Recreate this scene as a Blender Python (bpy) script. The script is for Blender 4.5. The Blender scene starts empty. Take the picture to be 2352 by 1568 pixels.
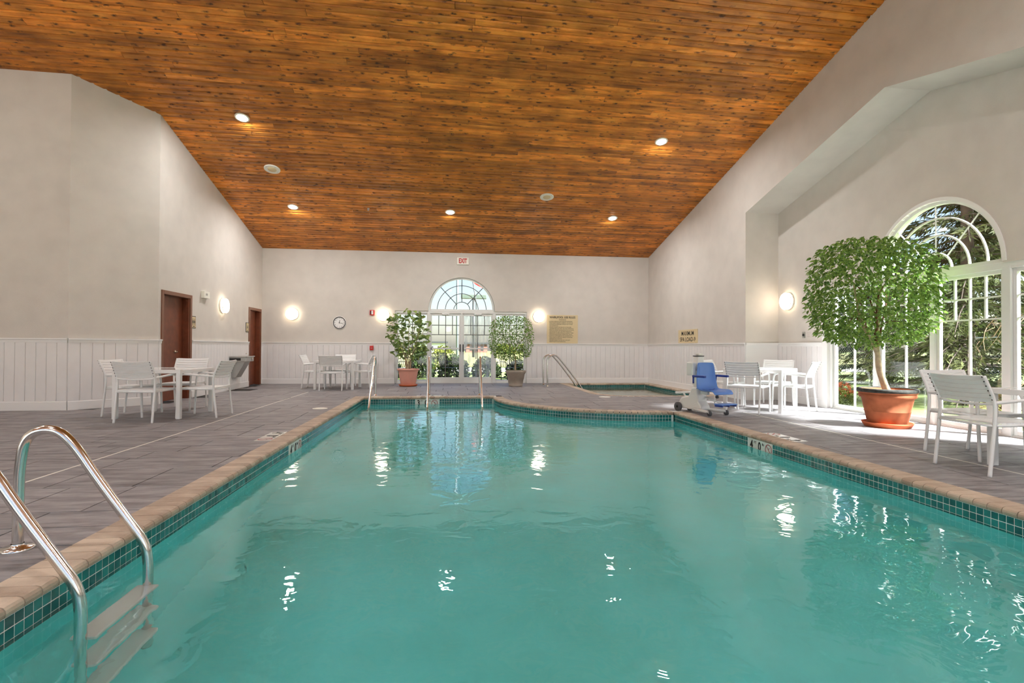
import bpy, bmesh, math, random
from mathutils import Vector, Matrix
from mathutils.geometry import delaunay_2d_cdt
PI = math.pi
random.seed(7)
sc = bpy.context.scene
C = sc.collection

# ------------------------------------------------------------------ camera
cam_d = bpy.data.cameras.new('camera'); cam = bpy.data.objects.new('camera', cam_d); C.objects.link(cam)
cam_d.sensor_width = 36.0; cam_d.lens = 36.0*1220.0/2352.0; cam_d.clip_start = 0.05; cam_d.clip_end = 400
def aim(yaw, pitch, roll, loc):
    f = Vector((math.sin(yaw)*math.cos(pitch), math.cos(yaw)*math.cos(pitch), math.sin(pitch)))
    r = Vector((math.cos(yaw), -math.sin(yaw), 0)); u = r.cross(f)
    r2 = math.cos(roll)*r + math.sin(roll)*u; u2 = -math.sin(roll)*r + math.cos(roll)*u
    m = Matrix((r2, u2, -f)).transposed().to_4x4(); m.translation = loc
    cam.matrix_world = m
aim(math.radians(6.664), math.radians(0.617), math.radians(0.268), Vector((0, 0, 1.07)))
sc.camera = cam

# ------------------------------------------------------------------ world, sun, exposure
w = bpy.data.worlds.new('world'); sc.world = w; w.use_nodes = True
wn = w.node_tree; wn.nodes.clear()
sky = wn.nodes.new('ShaderNodeTexSky'); sky.sky_type = 'NISHITA'; sky.sun_disc = False
sky.sun_elevation = math.radians(48); sky.sun_rotation = math.radians(110); sky.air_density = 1.0; sky.dust_density = 1.6
bg = wn.nodes.new('ShaderNodeBackground'); bg.inputs[1].default_value = 0.085
wo = wn.nodes.new('ShaderNodeOutputWorld')
wn.links.new(sky.outputs[0], bg.inputs[0]); wn.links.new(bg.outputs[0], wo.inputs[0])
sun_d = bpy.data.lights.new('sun', 'SUN'); sun_d.energy = 16.0; sun_d.angle = math.radians(10.0); sun_d.color = (.94, .98, 1.0)
sun = bpy.data.objects.new('sun', sun_d); C.objects.link(sun)
sun.rotation_euler = Vector((-0.62, 0.52, -0.70)).to_track_quat('-Z', 'Y').to_euler(); sun.location = (30, -10, 30)
vs = sc.view_settings; vs.view_transform = 'Standard'; vs.look = 'None'; vs.gamma = 1.0; vs.use_curve_mapping = False
vs.exposure = 1.68
cy = sc.cycles
cy.max_bounces = 8; cy.diffuse_bounces = 4; cy.glossy_bounces = 3; cy.transmission_bounces = 5; cy.transparent_max_bounces = 12
cy.sample_clamp_indirect = 6.0; cy.caustics_reflective = False; cy.caustics_refractive = True
cy.use_denoising = True; cy.use_adaptive_sampling = True; cy.adaptive_threshold = .065; cy.adaptive_min_samples = 28
CAN_W = 18.0        # watts of one ceiling downlight

# ------------------------------------------------------------------ tagging and mesh helpers
def tag(o, label=None, cat=None, group=None, kind=None):
    if label: o['label'] = label
    if cat: o['category'] = cat
    if group: o['group'] = group
    if kind: o['kind'] = kind
    return o
def empty(name, loc=(0, 0, 0), rz=0.0):
    o = bpy.data.objects.new(name, None); C.objects.link(o); o.location = loc; o.rotation_euler = (0, 0, rz)
    o.empty_display_size = .1
    return o
def link(name, me, mat=None, parent=None, loc=None, rot=None):
    o = bpy.data.objects.new(name, me); C.objects.link(o)
    if mat is not None and len(me.materials) == 0: me.materials.append(mat)
    if parent is not None: o.parent = parent
    if loc is not None: o.location = loc
    if rot is not None: o.rotation_euler = rot
    return o
class MB:
    def __init__(s): s.v = []; s.f = []; s.sm = []
    def add(s, vs, fs, smooth=False):
        b = len(s.v); s.v += [tuple(p) for p in vs]
        s.f += [tuple(i+b for i in f) for f in fs]; s.sm += [smooth]*len(fs)
        return s
    def box(s, x0, x1, y0, y1, z0, z1):
        return s.add([(x0,y0,z0),(x1,y0,z0),(x1,y1,z0),(x0,y1,z0),(x0,y0,z1),(x1,y0,z1),(x1,y1,z1),(x0,y1,z1)],
              [(0,3,2,1),(4,5,6,7),(0,1,5,4),(1,2,6,5),(2,3,7,6),(3,0,4,7)])
    def tube(s, pts, r, n=8, cap=True, flat=1.0):
        pts = [Vector(p) for p in pts]; rs = r if isinstance(r, (list, tuple)) else [r]*len(pts)
        rings = []; prev = None
        for i, p in enumerate(pts):
            a = pts[max(i-1, 0)]; b = pts[min(i+1, len(pts)-1)]
            t = (b-a).normalized()
            if prev is None:
                h = Vector((0, 0, 1)) if abs(t.z) < .9 else Vector((1, 0, 0))
                u = t.cross(h).normalized()
            else:
                u = (prev - t*prev.dot(t)).normalized()
            prev = u; w_ = t.cross(u)
            k = 1.0
            if 0 < i < len(pts)-1:
                d0 = (pts[i]-pts[i-1]).normalized(); c = max(.5, math.sqrt(max(0, (1+d0.dot((pts[i+1]-pts[i]).normalized()))/2))); k = 1/c
            rings.append([p + (u*math.cos(2*PI*j/n) + w_*math.sin(2*PI*j/n)*flat)*rs[i]*(k if k < 1.3 else 1.3) for j in range(n)])
        vs = [q for ring in rings for q in ring]; fs = []
        for i in range(len(pts)-1):
            for j in range(n):
                fs.append((i*n+j, i*n+(j+1) % n, (i+1)*n+(j+1) % n, (i+1)*n+j))
        if cap:
            fs.append(tuple(reversed(range(n)))); fs.append(tuple((len(pts)-1)*n+j for j in range(n)))
        return s.add(vs, fs, n > 4)
    def lathe(s, prof, n=32, cap0=False, cap1=False, M=None):
        vs = []; fs = []
        for (r, z) in prof:
            for j in range(n):
                a = 2*PI*j/n; p = Vector((r*math.cos(a), r*math.sin(a), z)); vs.append(M @ p if M else p)
        for i in range(len(prof)-1):
            for j in range(n):
                fs.append((i*n+j, i*n+(j+1) % n, (i+1)*n+(j+1) % n, (i+1)*n+j))
        if cap0: fs.append(tuple(reversed(range(n))))
        if cap1: fs.append(tuple((len(prof)-1)*n+j for j in range(n)))
        return s.add(vs, fs, True)
    def prism(s, poly, d, axis='X', at=0.0):
        # polygon of (a,b) pairs swept along an axis from at to at+d
        n = len(poly)
        def P(a, b, t):
            return {'X': (t, a, b), 'Y': (a, t, b), 'Z': (a, b, t)}[axis]
        vs = [P(a, b, at) for a, b in poly] + [P(a, b, at+d) for a, b in poly]
        fs = [tuple(reversed(range(n))), tuple(range(n, 2*n))] + [(i, (i+1) % n, (i+1) % n+n, i+n) for i in range(n)]
        return s.add(vs, fs)
    def mesh(s, name, mat=None, fix=True):
        me = bpy.data.meshes.new(name); me.from_pydata(s.v, [], s.f)
        me.polygons.foreach_set('use_smooth', s.sm)
        if mat: me.materials.append(mat)
        if fix:
            bm = bmesh.new(); bm.from_mesh(me); bmesh.ops.recalc_face_normals(bm, faces=bm.faces); bm.to_mesh(me); bm.free()
        me.update()
        return me
    def build(s, name, mat=None, parent=None, loc=None, rot=None, bevel=0):
        o = link(name, s.mesh(name, mat), None, parent, loc, rot)
        if bevel:
            b = o.modifiers.new('b', 'BEVEL'); b.width = bevel; b.segments = 2; b.limit_method = 'ANGLE'; b.angle_limit = .7
        return o
def copy_tree(o, parent=None):
    c = o.copy(); C.objects.link(c)
    if parent is not None: c.parent = parent
    for ch in o.children: copy_tree(ch, c)
    return c
def arc(cx, cy_, r, a0, a1, n):
    return [(cx+r*math.cos(math.radians(a0+(a1-a0)*i/n)), cy_+r*math.sin(math.radians(a0+(a1-a0)*i/n))) for i in range(n+1)]
def cut(poly, holes):
    """triangles of poly minus holes"""
    vs = []; fs = []
    for pl in [poly]+holes:
        b = len(vs); vs += [Vector(p) for p in pl]; fs.append(list(range(b, b+len(pl))))
    V, E_, F, ov, oe, of = delaunay_2d_cdt(vs, [], fs, 0, 1e-5)
    keep = [f for f, o in zip(F, of) if 0 in o and not any(k in o for k in range(1, len(fs)))]
    return V, keep
def slab_mb(V, F, z0, z1):
    m = MB(); n = len(V)
    cnt = {}
    FF = []
    for f in F:
        a, b, c = (V[i] for i in f[:3])
        if (b-a).cross(c-a) < 0: f = list(reversed(f))
        FF.append(list(f))
        for i in range(len(f)):
            cnt[(f[i], f[(i+1) % len(f)])] = 1
    vs = [(p.x, p.y, z1) for p in V]+[(p.x, p.y, z0) for p in V]
    fs = [tuple(f) for f in FF]
    for (a, b) in cnt:
        if (b, a) not in cnt: fs.append((b, a, a+n, b+n))
    m.add(vs, fs)
    return m

# ------------------------------------------------------------------ materials
def mat(name, col=(.8, .8, .8), rough=.5, metal=0., spec=.5, emit=None, es=0., var=0., vscale=6., bump=0., bscale=40., coat=0.):
    m = bpy.data.materials.new(name); m.use_nodes = True; nt = m.node_tree; p = nt.nodes['Principled BSDF']
    p.inputs['Base Color'].default_value = (*col, 1); p.inputs['Roughness'].default_value = rough; p.inputs['Metallic'].default_value = metal
    p.inputs['Specular IOR Level'].default_value = spec; p.inputs['Coat Weight'].default_value = coat
    if emit: p.inputs['Emission Color'].default_value = (*emit, 1); p.inputs['Emission Strength'].default_value = es
    if var:
        g = nt.nodes.new('ShaderNodeNewGeometry'); n = nt.nodes.new('ShaderNodeTexNoise'); n.inputs['Scale'].default_value = vscale; n.inputs['Detail'].default_value = 6
        nt.links.new(g.outputs['Position'], n.inputs['Vector'])
        r = nt.nodes.new('ShaderNodeValToRGB'); r.color_ramp.elements[0].position = .3; r.color_ramp.elements[1].position = .7
        r.color_ramp.elements[0].color = (*[c*(1-var) for c in col], 1); r.color_ramp.elements[1].color = (*[min(1, c*(1+var)) for c in col], 1)
        nt.links.new(n.outputs['Fac'], r.inputs['Fac']); nt.links.new(r.outputs['Color'], p.inputs['Base Color'])
    if bump:
        g2 = nt.nodes.new('ShaderNodeNewGeometry'); n2 = nt.nodes.new('ShaderNodeTexNoise'); n2.inputs['Scale'].default_value = bscale; n2.inputs['Detail'].default_value = 4
        nt.links.new(g2.outputs['Position'], n2.inputs['Vector'])
        b = nt.nodes.new('ShaderNodeBump'); b.inputs['Strength'].default_value = bump; b.inputs['Distance'].default_value = .01
        nt.links.new(n2.outputs['Fac'], b.inputs['Height']); nt.links.new(b.outputs['Normal'], p.inputs['Normal'])
    return m
def nodes(m): return m.node_tree, m.node_tree.nodes, m.node_tree.links, m.node_tree.nodes['Principled BSDF']
def srgb(r, g, b):
    return tuple(((c/255)/12.92 if c/255 <= .04045 else ((c/255+.055)/1.055)**2.4) for c in (r, g, b))
M = {}
M['wall'] = mat('wall_paint', srgb(216, 209, 200), .8, spec=.25, var=.04, vscale=3, bump=.25, bscale=160)
M['white'] = mat('white_trim', srgb(240, 238, 235), .45, spec=.35)
M['wains'] = mat('white_board', srgb(236, 233, 231), .55, spec=.3, var=.02, vscale=5)
M['frame'] = mat('window_frame', srgb(232, 232, 228), .35, spec=.4)
M['alu'] = mat('chair_paint', srgb(238, 238, 236), .35, spec=.4)
M['rivet'] = mat('rivet', srgb(70, 68, 64), .4, .6)
M['steel'] = mat('stainless', (.72, .70, .67), .16, 1.0)
M['steel2'] = mat('brushed_steel', (.5, .5, .47), .35, .9)
M['door'] = mat('door_wood', srgb(118, 62, 38), .45, var=.18, vscale=9)
M['dframe'] = mat('door_frame', srgb(128, 84, 62), .45)
M['brass'] = mat('handle_metal', (.62, .56, .45), .25, 1.0)
M['grout'] = mat('grout', srgb(226, 232, 226), .8)
M['joint'] = mat('deck_joint', srgb(48, 45, 42), .9)
M['black'] = mat('black', (.012, .012, .012), .5)
M['ink'] = mat('ink', (.02, .02, .02), .7)
M['red'] = mat('red_plastic', srgb(196, 24, 20), .4)
M['redink'] = mat('red_ink', srgb(196, 18, 12), .6)
M['redring'] = mat('red_ring', srgb(170, 60, 60), .6)
M['printred'] = mat('faded_print', srgb(176, 150, 146), .7)
M['cream'] = mat('cream_panel', srgb(222, 202, 160), .5, spec=.3)
M['offwhite'] = mat('off_white_plastic', srgb(242, 239, 226), .5)
M['blue'] = mat('blue_plastic', srgb(96, 140, 216), .35, spec=.5)
M['blue2'] = mat('dark_blue_plastic', srgb(44, 66, 150), .4)
M['lift'] = mat('lift_white', srgb(236, 234, 228), .35)
M['rubber'] = mat('rubber', srgb(84, 84, 86), .6)
M['terra'] = mat('terracotta', srgb(164, 96, 64), .8, spec=.2, var=.22, vscale=7)
M['saucer'] = mat('saucer_clay', srgb(196, 100, 58), .8, var=.1)
M['crust'] = mat('rim_crust', srgb(58, 58, 53), .9, var=.5, vscale=22)
M['pinkpot'] = mat('pink_pot', srgb(232, 168, 148), .6, var=.05)
M['greypot'] = mat('grey_pot', srgb(166, 154, 140), .7, var=.12)
M['soil'] = mat('soil', srgb(96, 66, 44), .95, var=.3, vscale=30)
M['bark'] = mat('bark', srgb(196, 176, 146), .85, var=.25, vscale=18)
M['twig'] = mat('twig', srgb(122, 84, 58), .85, var=.2, vscale=18)
M['lens'] = mat('downlight_lens', (1, .9, .75), .5, emit=(1, .86, .66), es=14)
M['sconce'] = mat('sconce_glass', (1, .93, .82), .4, emit=(1, .84, .64), es=3.4)
M['tabletop'] = mat('table_glass', srgb(226, 232, 230), .08, spec=.6)
M['step'] = mat('ladder_tread', srgb(236, 240, 234), .5)
M['vent'] = mat('pool_fitting', srgb(60, 90, 84), .6)

# stained knotty planks: each board has its own tone
m = M['plank'] = mat('stained_plank', rough=.42, spec=.45); nt, N, L, p = nodes(m)
g = N.new('ShaderNodeNewGeometry'); oi = N.new('ShaderNodeObjectInfo')
mp = N.new('ShaderNodeMapping'); mp.inputs['Scale'].default_value = (1.0, 9.0, 9.0); L.new(g.outputs['Position'], mp.inputs['Vector'])
off = N.new('ShaderNodeVectorMath'); off.operation = 'ADD'
sc3 = N.new('ShaderNodeMath'); sc3.operation = 'MULTIPLY'; sc3.inputs[1].default_value = 37.0; L.new(oi.outputs['Random'], sc3.inputs[0])
L.new(mp.outputs[0], off.inputs[0]); L.new(sc3.outputs[0], off.inputs[1])
grain = N.new('ShaderNodeTexNoise'); grain.inputs['Scale'].default_value = 1.6; grain.inputs['Detail'].default_value = 8; grain.inputs['Roughness'].default_value = .62; L.new(off.outputs[0], grain.inputs['Vector'])
mpk = N.new('ShaderNodeMapping'); mpk.inputs['Scale'].default_value = (3.2, 7.5, 7.5); L.new(g.outputs['Position'], mpk.inputs['Vector'])
kn = N.new('ShaderNodeTexVoronoi'); kn.inputs['Scale'].default_value = 1.6; kn.inputs['Randomness'].default_value = 1.0
dn = N.new('ShaderNodeTexNoise'); dn.inputs['Scale'].default_value = 20.0; dn.inputs['Detail'].default_value = 4; L.new(g.outputs['Position'], dn.inputs['Vector'])
dv = N.new('ShaderNodeVectorMath'); dv.operation = 'SCALE'; dv.inputs['Scale'].default_value = .38; L.new(dn.outputs['Color'], dv.inputs[0])
da = N.new('ShaderNodeVectorMath'); da.operation = 'ADD'; oa = N.new('ShaderNodeVectorMath'); oa.operation = 'ADD'; L.new(mpk.outputs[0], oa.inputs[0]); L.new(sc3.outputs[0], oa.inputs[1]); L.new(oa.outputs[0], da.inputs[0]); L.new(dv.outputs[0], da.inputs[1]); L.new(da.outputs[0], kn.inputs['Vector'])
kr = N.new('ShaderNodeValToRGB'); kr.color_ramp.elements[0].position = .07; kr.color_ramp.elements[0].color = (1, 1, 1, 1); kr.color_ramp.elements[1].position = .32; kr.color_ramp.elements[1].color = (0, 0, 0, 1); L.new(kn.outputs['Distance'], kr.inputs['Fac'])
cr = N.new('ShaderNodeValToRGB'); e = cr.color_ramp.elements; e[0].position = .28; e[0].color = (*srgb(140, 78, 24), 1); e[1].position = .74; e[1].color = (*srgb(246, 164, 66), 1)
e2 = e.new(.5); e2.color = (*srgb(216, 130, 44), 1); L.new(grain.outputs['Fac'], cr.inputs['Fac'])
hs = N.new('ShaderNodeHueSaturation'); L.new(cr.outputs['Color'], hs.inputs['Color'])
mr = N.new('ShaderNodeMapRange'); mr.inputs['To Min'].default_value = .66; mr.inputs['To Max'].default_value = 1.34; L.new(oi.outputs['Random'], mr.inputs['Value']); L.new(mr.outputs[0], hs.inputs['Value'])
mx = N.new('ShaderNodeMix'); mx.data_type = 'RGBA'; L.new(kr.outputs['Color'], mx.inputs['Factor']); L.new(hs.outputs['Color'], mx.inputs['A']); mx.inputs['B'].default_value = (*srgb(74, 38, 14), 1)
st = N.new('ShaderNodeTexNoise'); st.inputs['Scale'].default_value = 2.4; st.inputs['Detail'].default_value = 5; L.new(g.outputs['Position'], st.inputs['Vector'])
sr = N.new('ShaderNodeMapRange'); sr.inputs['From Min'].default_value = .3; sr.inputs['From Max'].default_value = .62; sr.inputs['To Min'].default_value = .62; sr.inputs['To Max'].default_value = 1.08; L.new(st.outputs['Fac'], sr.inputs['Value'])
sm_ = N.new('ShaderNodeVectorMath'); sm_.operation = 'SCALE'; L.new(mx.outputs['Result'], sm_.inputs[0]); L.new(sr.outputs[0], sm_.inputs['Scale']); L.new(sm_.outputs[0], p.inputs['Base Color'])
bp = N.new('ShaderNodeBump'); bp.inputs['Strength'].default_value = .25; bp.inputs['Distance'].default_value = .01; L.new(grain.outputs['Fac'], bp.inputs['Height']); L.new(bp.outputs['Normal'], p.inputs['Normal'])
M['plank_gap'] = mat('plank_gap', srgb(46, 24, 10), .8)

# stamped slate-look slabs
m = M['slab'] = mat('deck_slab', rough=.55, spec=.35); nt, N, L, p = nodes(m)
g = N.new('ShaderNodeNewGeometry'); oi = N.new('ShaderNodeObjectInfo')
mp = N.new('ShaderNodeMapping'); mp.inputs['Scale'].default_value = (1.1, 5.0, 1.0); mp.inputs['Rotation'].default_value = (0, 0, .12); L.new(g.outputs['Position'], mp.inputs['Vector'])
n1 = N.new('ShaderNodeTexNoise'); n1.inputs['Scale'].default_value = 2.2; n1.inputs['Detail'].default_value = 9; n1.inputs['Roughness'].default_value = .65; L.new(mp.outputs[0], n1.inputs['Vector'])
cr = N.new('ShaderNodeValToRGB'); e = cr.color_ramp.elements; e[0].position = .30; e[0].color = (*srgb(104, 101, 102), 1); e[1].position = .72; e[1].color = (*srgb(174, 171, 171), 1); L.new(n1.outputs['Fac'], cr.inputs['Fac'])
n2 = N.new('ShaderNodeTexNoise'); n2.inputs['Scale'].default_value = .8; n2.inputs['Detail'].default_value = 4; L.new(g.outputs['Position'], n2.inputs['Vector'])
mx = N.new('ShaderNodeMix'); mx.data_type = 'RGBA'; L.new(n2.outputs['Fac'], mx.inputs['Factor']); L.new(cr.outputs['Color'], mx.inputs['A']); mx.blend_type = 'MULTIPLY'; mx.inputs['B'].default_value = (.86, .83, .82, 1)
hs = N.new('ShaderNodeHueSaturation'); L.new(mx.outputs['Result'], hs.inputs['Color'])
mr = N.new('ShaderNodeMapRange'); mr.inputs['To Min'].default_value = .92; mr.inputs['To Max'].default_value = 1.08; L.new(oi.outputs['Random'], mr.inputs['Value']); L.new(mr.outputs[0], hs.inputs['Value'])
L.new(hs.outputs['Color'], p.inputs['Base Color'])
bp = N.new('ShaderNodeBump'); bp.inputs['Strength'].default_value = .35; bp.inputs['Distance'].default_value = .012; L.new(n1.outputs['Fac'], bp.inputs['Height']); L.new(bp.outputs['Normal'], p.inputs['Normal'])

def rnd_mat(name, c0, c1, rough, spec=.5, bump=0., bscale=60):
    m = mat(name, c0, rough, spec=spec, bump=bump, bscale=bscale); nt, N, L, p = nodes(m)
    g = N.new('ShaderNodeNewGeometry'); oi = N.new('ShaderNodeObjectInfo'); n = N.new('ShaderNodeTexNoise'); n.inputs['Scale'].default_value = 7; n.inputs['Detail'].default_value = 5
    L.new(g.outputs['Position'], n.inputs['Vector'])
    ad = N.new('ShaderNodeMath'); ad.operation = 'MULTIPLY_ADD'; ad.inputs[1].default_value = .45; ad.inputs[2].default_value = .27; L.new(oi.outputs['Random'], ad.inputs[0])
    a2 = N.new('ShaderNodeMath'); a2.operation = 'MULTIPLY_ADD'; a2.inputs[1].default_value = 1.0; L.new(n.outputs['Fac'], a2.inputs[0]); a3 = N.new('ShaderNodeMath'); a3.operation = 'SUBTRACT'; a3.inputs[1].default_value = .5; L.new(ad.outputs[0], a3.inputs[0]); L.new(a3.outputs[0], a2.inputs[2])
    r = N.new('ShaderNodeValToRGB'); r.color_ramp.elements[0].position = .25; r.color_ramp.elements[0].color = (*c0, 1); r.color_ramp.elements[1].position = .75; r.color_ramp.elements[1].color = (*c1, 1)
    L.new(a2.outputs[0], r.inputs['Fac']); L.new(r.outputs['Color'], p.inputs['Base Color'])
    return m
M['tile'] = rnd_mat('teal_glazed_tile', srgb(10, 92, 90), srgb(34, 138, 134), .12, .6)
M['coping'] = rnd_mat('coping_brick', srgb(170, 150, 130), srgb(206, 188, 166), .6, .35, .3, 90)
M['plaster'] = mat('pool_plaster', srgb(124, 250, 244), .8, var=.10, vscale=.9)
M['spaplaster'] = mat('whirlpool_plaster', srgb(176, 184, 160), .8, var=.08)
M['depth'] = mat('depth_marker_tile', srgb(226, 226, 218), .25)

# water
m = M['water'] = bpy.data.materials.new('water'); m.use_nodes = True; nt = m.node_tree; N = nt.nodes; L = nt.links; N.clear()
out = N.new('ShaderNodeOutputMaterial'); gl = N.new('ShaderNodeBsdfGlass'); gl.inputs['IOR'].default_value = 1.33; gl.inputs['Roughness'].default_value = 0.0
gl.inputs['Color'].default_value = (.97, 1, 1, 1)
g = N.new('ShaderNodeNewGeometry')
mp = N.new('ShaderNodeMapping'); mp.inputs['Scale'].default_value = (1.0, 1.0, 1.0); L.new(g.outputs['Position'], mp.inputs['Vector'])
n1 = N.new('ShaderNodeTexNoise'); n1.inputs['Scale'].default_value = 4.5; n1.inputs['Detail'].default_value = 2.5; n1.inputs['Roughness'].default_value = .5; n1.inputs['Distortion'].default_value = .6; L.new(mp.outputs[0], n1.inputs['Vector'])
b = N.new('ShaderNodeBump'); b.inputs['Strength'].default_value = .08; b.inputs['Distance'].default_value = .06; L.new(n1.outputs['Fac'], b.inputs['Height']); L.new(b.outputs['Normal'], gl.inputs['Normal'])
L.new(gl.outputs[0], out.inputs['Surface'])

def glass(name, tint=(1, 1, 1), refl=.06, fog=0.):
    m = bpy.data.materials.new(name); m.use_nodes = True; nt = m.node_tree; N = nt.nodes; L = nt.links; N.clear()
    out = N.new('ShaderNodeOutputMaterial'); t = N.new('ShaderNodeBsdfTransparent'); t.inputs[0].default_value = (*tint, 1)
    gsy = N.new('ShaderNodeBsdfGlossy'); gsy.inputs['Roughness'].default_value = .01
    lw = N.new('ShaderNodeLayerWeight'); lw.inputs['Blend'].default_value = .5; pwr = N.new('ShaderNodeMath'); pwr.operation = 'POWER'; pwr.inputs[1].default_value = 5.0; L.new(lw.outputs['Facing'], pwr.inputs[0]); fr = N.new('ShaderNodeMath'); fr.operation = 'MULTIPLY_ADD'; fr.inputs[1].default_value = .6; fr.inputs[2].default_value = .03; L.new(pwr.outputs[0], fr.inputs[0])
    mx = N.new('ShaderNodeMixShader'); L.new(fr.outputs[0], mx.inputs[0]); L.new(t.outputs[0], mx.inputs[1]); L.new(gsy.outputs[0], mx.inputs[2])
    last = mx
    if fog:
        d = N.new('ShaderNodeBsdfDiffuse'); d.inputs[0].default_value = (.75, .74, .70, 1); tr = N.new('ShaderNodeBsdfTranslucent'); tr.inputs[0].default_value = (.8, .78, .74, 1)
        dm = N.new('ShaderNodeMixShader'); dm.inputs[0].default_value = .6; L.new(d.outputs[0], dm.inputs[1]); L.new(tr.outputs[0], dm.inputs[2])
        g = N.new('ShaderNodeNewGeometry'); mpp = N.new('ShaderNodeMapping'); mpp.inputs['Scale'].default_value = (9, 1, 1.6); L.new(g.outputs['Position'], mpp.inputs['Vector'])
        n = N.new('ShaderNodeTexNoise'); n.inputs['Scale'].default_value = 1.4; n.inputs['Detail'].default_value = 5; L.new(mpp.outputs[0], n.inputs['Vector'])
        mr = N.new('ShaderNodeMapRange'); mr.inputs['From Min'].default_value = .3; mr.inputs['From Max'].default_value = .7; mr.inputs['To Max'].default_value = fog; L.new(n.outputs['Fac'], mr.inputs['Value'])
        fm = N.new('ShaderNodeMixShader'); L.new(mr.outputs[0], fm.inputs[0]); L.new(mx.outputs[0], fm.inputs[1]); L.new(dm.outputs[0], fm.inputs[2]); last = fm
    L.new(last.outputs[0], out.inputs['Surface'])
    return m
M['glass'] = glass('window_glass')
M['fogglass'] = glass('fogged_glass', fog=.42)

def leafmat(name, c0, c1, scale=5., rough=.4):
    m = bpy.data.materials.new(name); m.use_nodes = True; nt, N, L, p = nodes(m)
    g = N.new('ShaderNodeNewGeometry'); n = N.new('ShaderNodeTexNoise'); n.inputs['Scale'].default_value = scale; n.inputs['Detail'].default_value = 3; L.new(g.outputs['Position'], n.inputs['Vector'])
    r = N.new('ShaderNodeValToRGB'); r.color_ramp.elements[0].position = .34; r.color_ramp.elements[0].color = (*c0, 1); r.color_ramp.elements[1].position = .66; r.color_ramp.elements[1].color = (*c1, 1)
    L.new(n.outputs['Fac'], r.inputs['Fac']); L.new(r.outputs['Color'], p.inputs['Base Color']); p.inputs['Roughness'].default_value = rough; p.inputs['Specular IOR Level'].default_value = .5 if rough < .5 else .12
    tr = N.new('ShaderNodeBsdfTranslucent'); L.new(r.outputs['Color'], tr.inputs[0]); mx = N.new('ShaderNodeMixShader'); mx.inputs[0].default_value = .3
    o = N['Material Output']; L.new(p.outputs[0], mx.inputs[1]); L.new(tr.outputs[0], mx.inputs[2]); L.new(mx.outputs[0], o.inputs['Surface'])
    return m
M['leaf'] = leafmat('ficus_leaf', srgb(66, 106, 40), srgb(164, 196, 96), 26)
M['leaf2'] = leafmat('small_ficus_leaf', srgb(70, 106, 46), srgb(162, 196, 98), 20)
M['fig'] = leafmat('fig_leaf', srgb(86, 116, 66), srgb(168, 190, 104), 6)
M['needle'] = leafmat('spruce_needle', srgb(30, 37, 20), srgb(82, 86, 50), 1.6, .75)
M['shrub'] = leafmat('shrub_leaf', srgb(44, 60, 24), srgb(116, 120, 50), 3, .75)
M['hedge'] = leafmat('hedge_leaf', srgb(16, 24, 12), srgb(50, 66, 30), 4, .75)
M['flower'] = leafmat('orange_blossom', srgb(96, 42, 20), srgb(136, 76, 46), 6, .75)
M['grass'] = mat('grass', srgb(92, 106, 50), .9, var=.3, vscale=2.5, bump=.5, bscale=30)
M['field'] = mat('dry_field', srgb(100, 98, 52), .9, var=.22, vscale=.7)
M['paving'] = mat('outdoor_paving', srgb(150, 146, 138), .8, var=.06)
M['treebark'] = mat('spruce_bark', srgb(62, 50, 40), .9, var=.3, vscale=8)
M['deadwood'] = mat('dead_branch', srgb(112, 92, 68), .9)
M['wire'] = mat('fence_wire', srgb(176, 178, 172), .4, .6)
M['pole'] = mat('lamp_pole', srgb(50, 52, 50), .5, .3)
M['polewhite'] = mat('white_pole', srgb(236, 238, 240), .5)
M['greypole'] = mat('pale_pole', srgb(112, 118, 126), .5)
M['lamphead'] = mat('lamp_head', srgb(62, 74, 62), .5)
M['brickfar'] = mat('far_brick', srgb(120, 74, 58), .8, var=.1)

# ------------------------------------------------------------------ text as flat mesh
_tc = {}
def text_mesh(body, size, mt, depth=.0012, align='CENTER', spacing=1.0, width=1.0, line=1.0, bold=0.0):
    k = (body, size, mt.name, align, width, line, bold)
    if k in _tc: return _tc[k]
    cu = bpy.data.curves.new('lettering', 'FONT'); cu.body = body; cu.size = size; cu.extrude = depth; cu.align_x = align; cu.align_y = 'CENTER'
    cu.space_character = spacing; cu.space_line = line; cu.resolution_u = 3; cu.offset = bold*size
    o = bpy.data.objects.new('lettering', cu); C.objects.link(o); bpy.context.view_layer.update()
    me = bpy.data.meshes.new_from_object(o.evaluated_get(bpy.context.evaluated_depsgraph_get()))
    bpy.data.objects.remove(o); bpy.data.curves.remove(cu)
    if width != 1.0:
        for v in me.vertices: v.co.x *= width
    me.materials.clear(); me.materials.append(mt); _tc[k] = me
    return me
def face_matrix(right, up):
    r = Vector(right).normalized(); u = Vector(up).normalized(); n = r.cross(u)
    return Matrix((r, u, n)).transposed().to_4x4()
def put_text(name, body, size, mt, parent, right, up, at, **k):
    o = link(name, text_mesh(body, size, mt, **k), None, parent)
    mw = face_matrix(right, up); mw.translation = Vector(at)
    o.matrix_parent_inverse = Matrix.Identity(4)
    base = Matrix.Translation(parent.location) @ parent.rotation_euler.to_matrix().to_4x4() if parent else Matrix.Identity(4)
    o.matrix_local = base.inverted() @ mw
    return o
def disc_oriented(right, up, at):
    mw = face_matrix(right, up); mw.translation = Vector(at); return mw

# =================================================================== ROOM
YB, XL, XR, XW = 15.776, -5.30, 6.073, 6.80
RIDGE, YF, XFAR = 6.6, -2.6, -9.6
def slope(x): return .271 + (min(max(x, -9.8), 7.1)+5.3)/11.37*(.237-.271)
def ceil_z(x, y):
    d = (YB-y) if y >= RIDGE else (YB-RIDGE)-(RIDGE-y)
    return 3.85 + slope(x)*d
WZ0, RAIL = 0.0, 1.185
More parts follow.
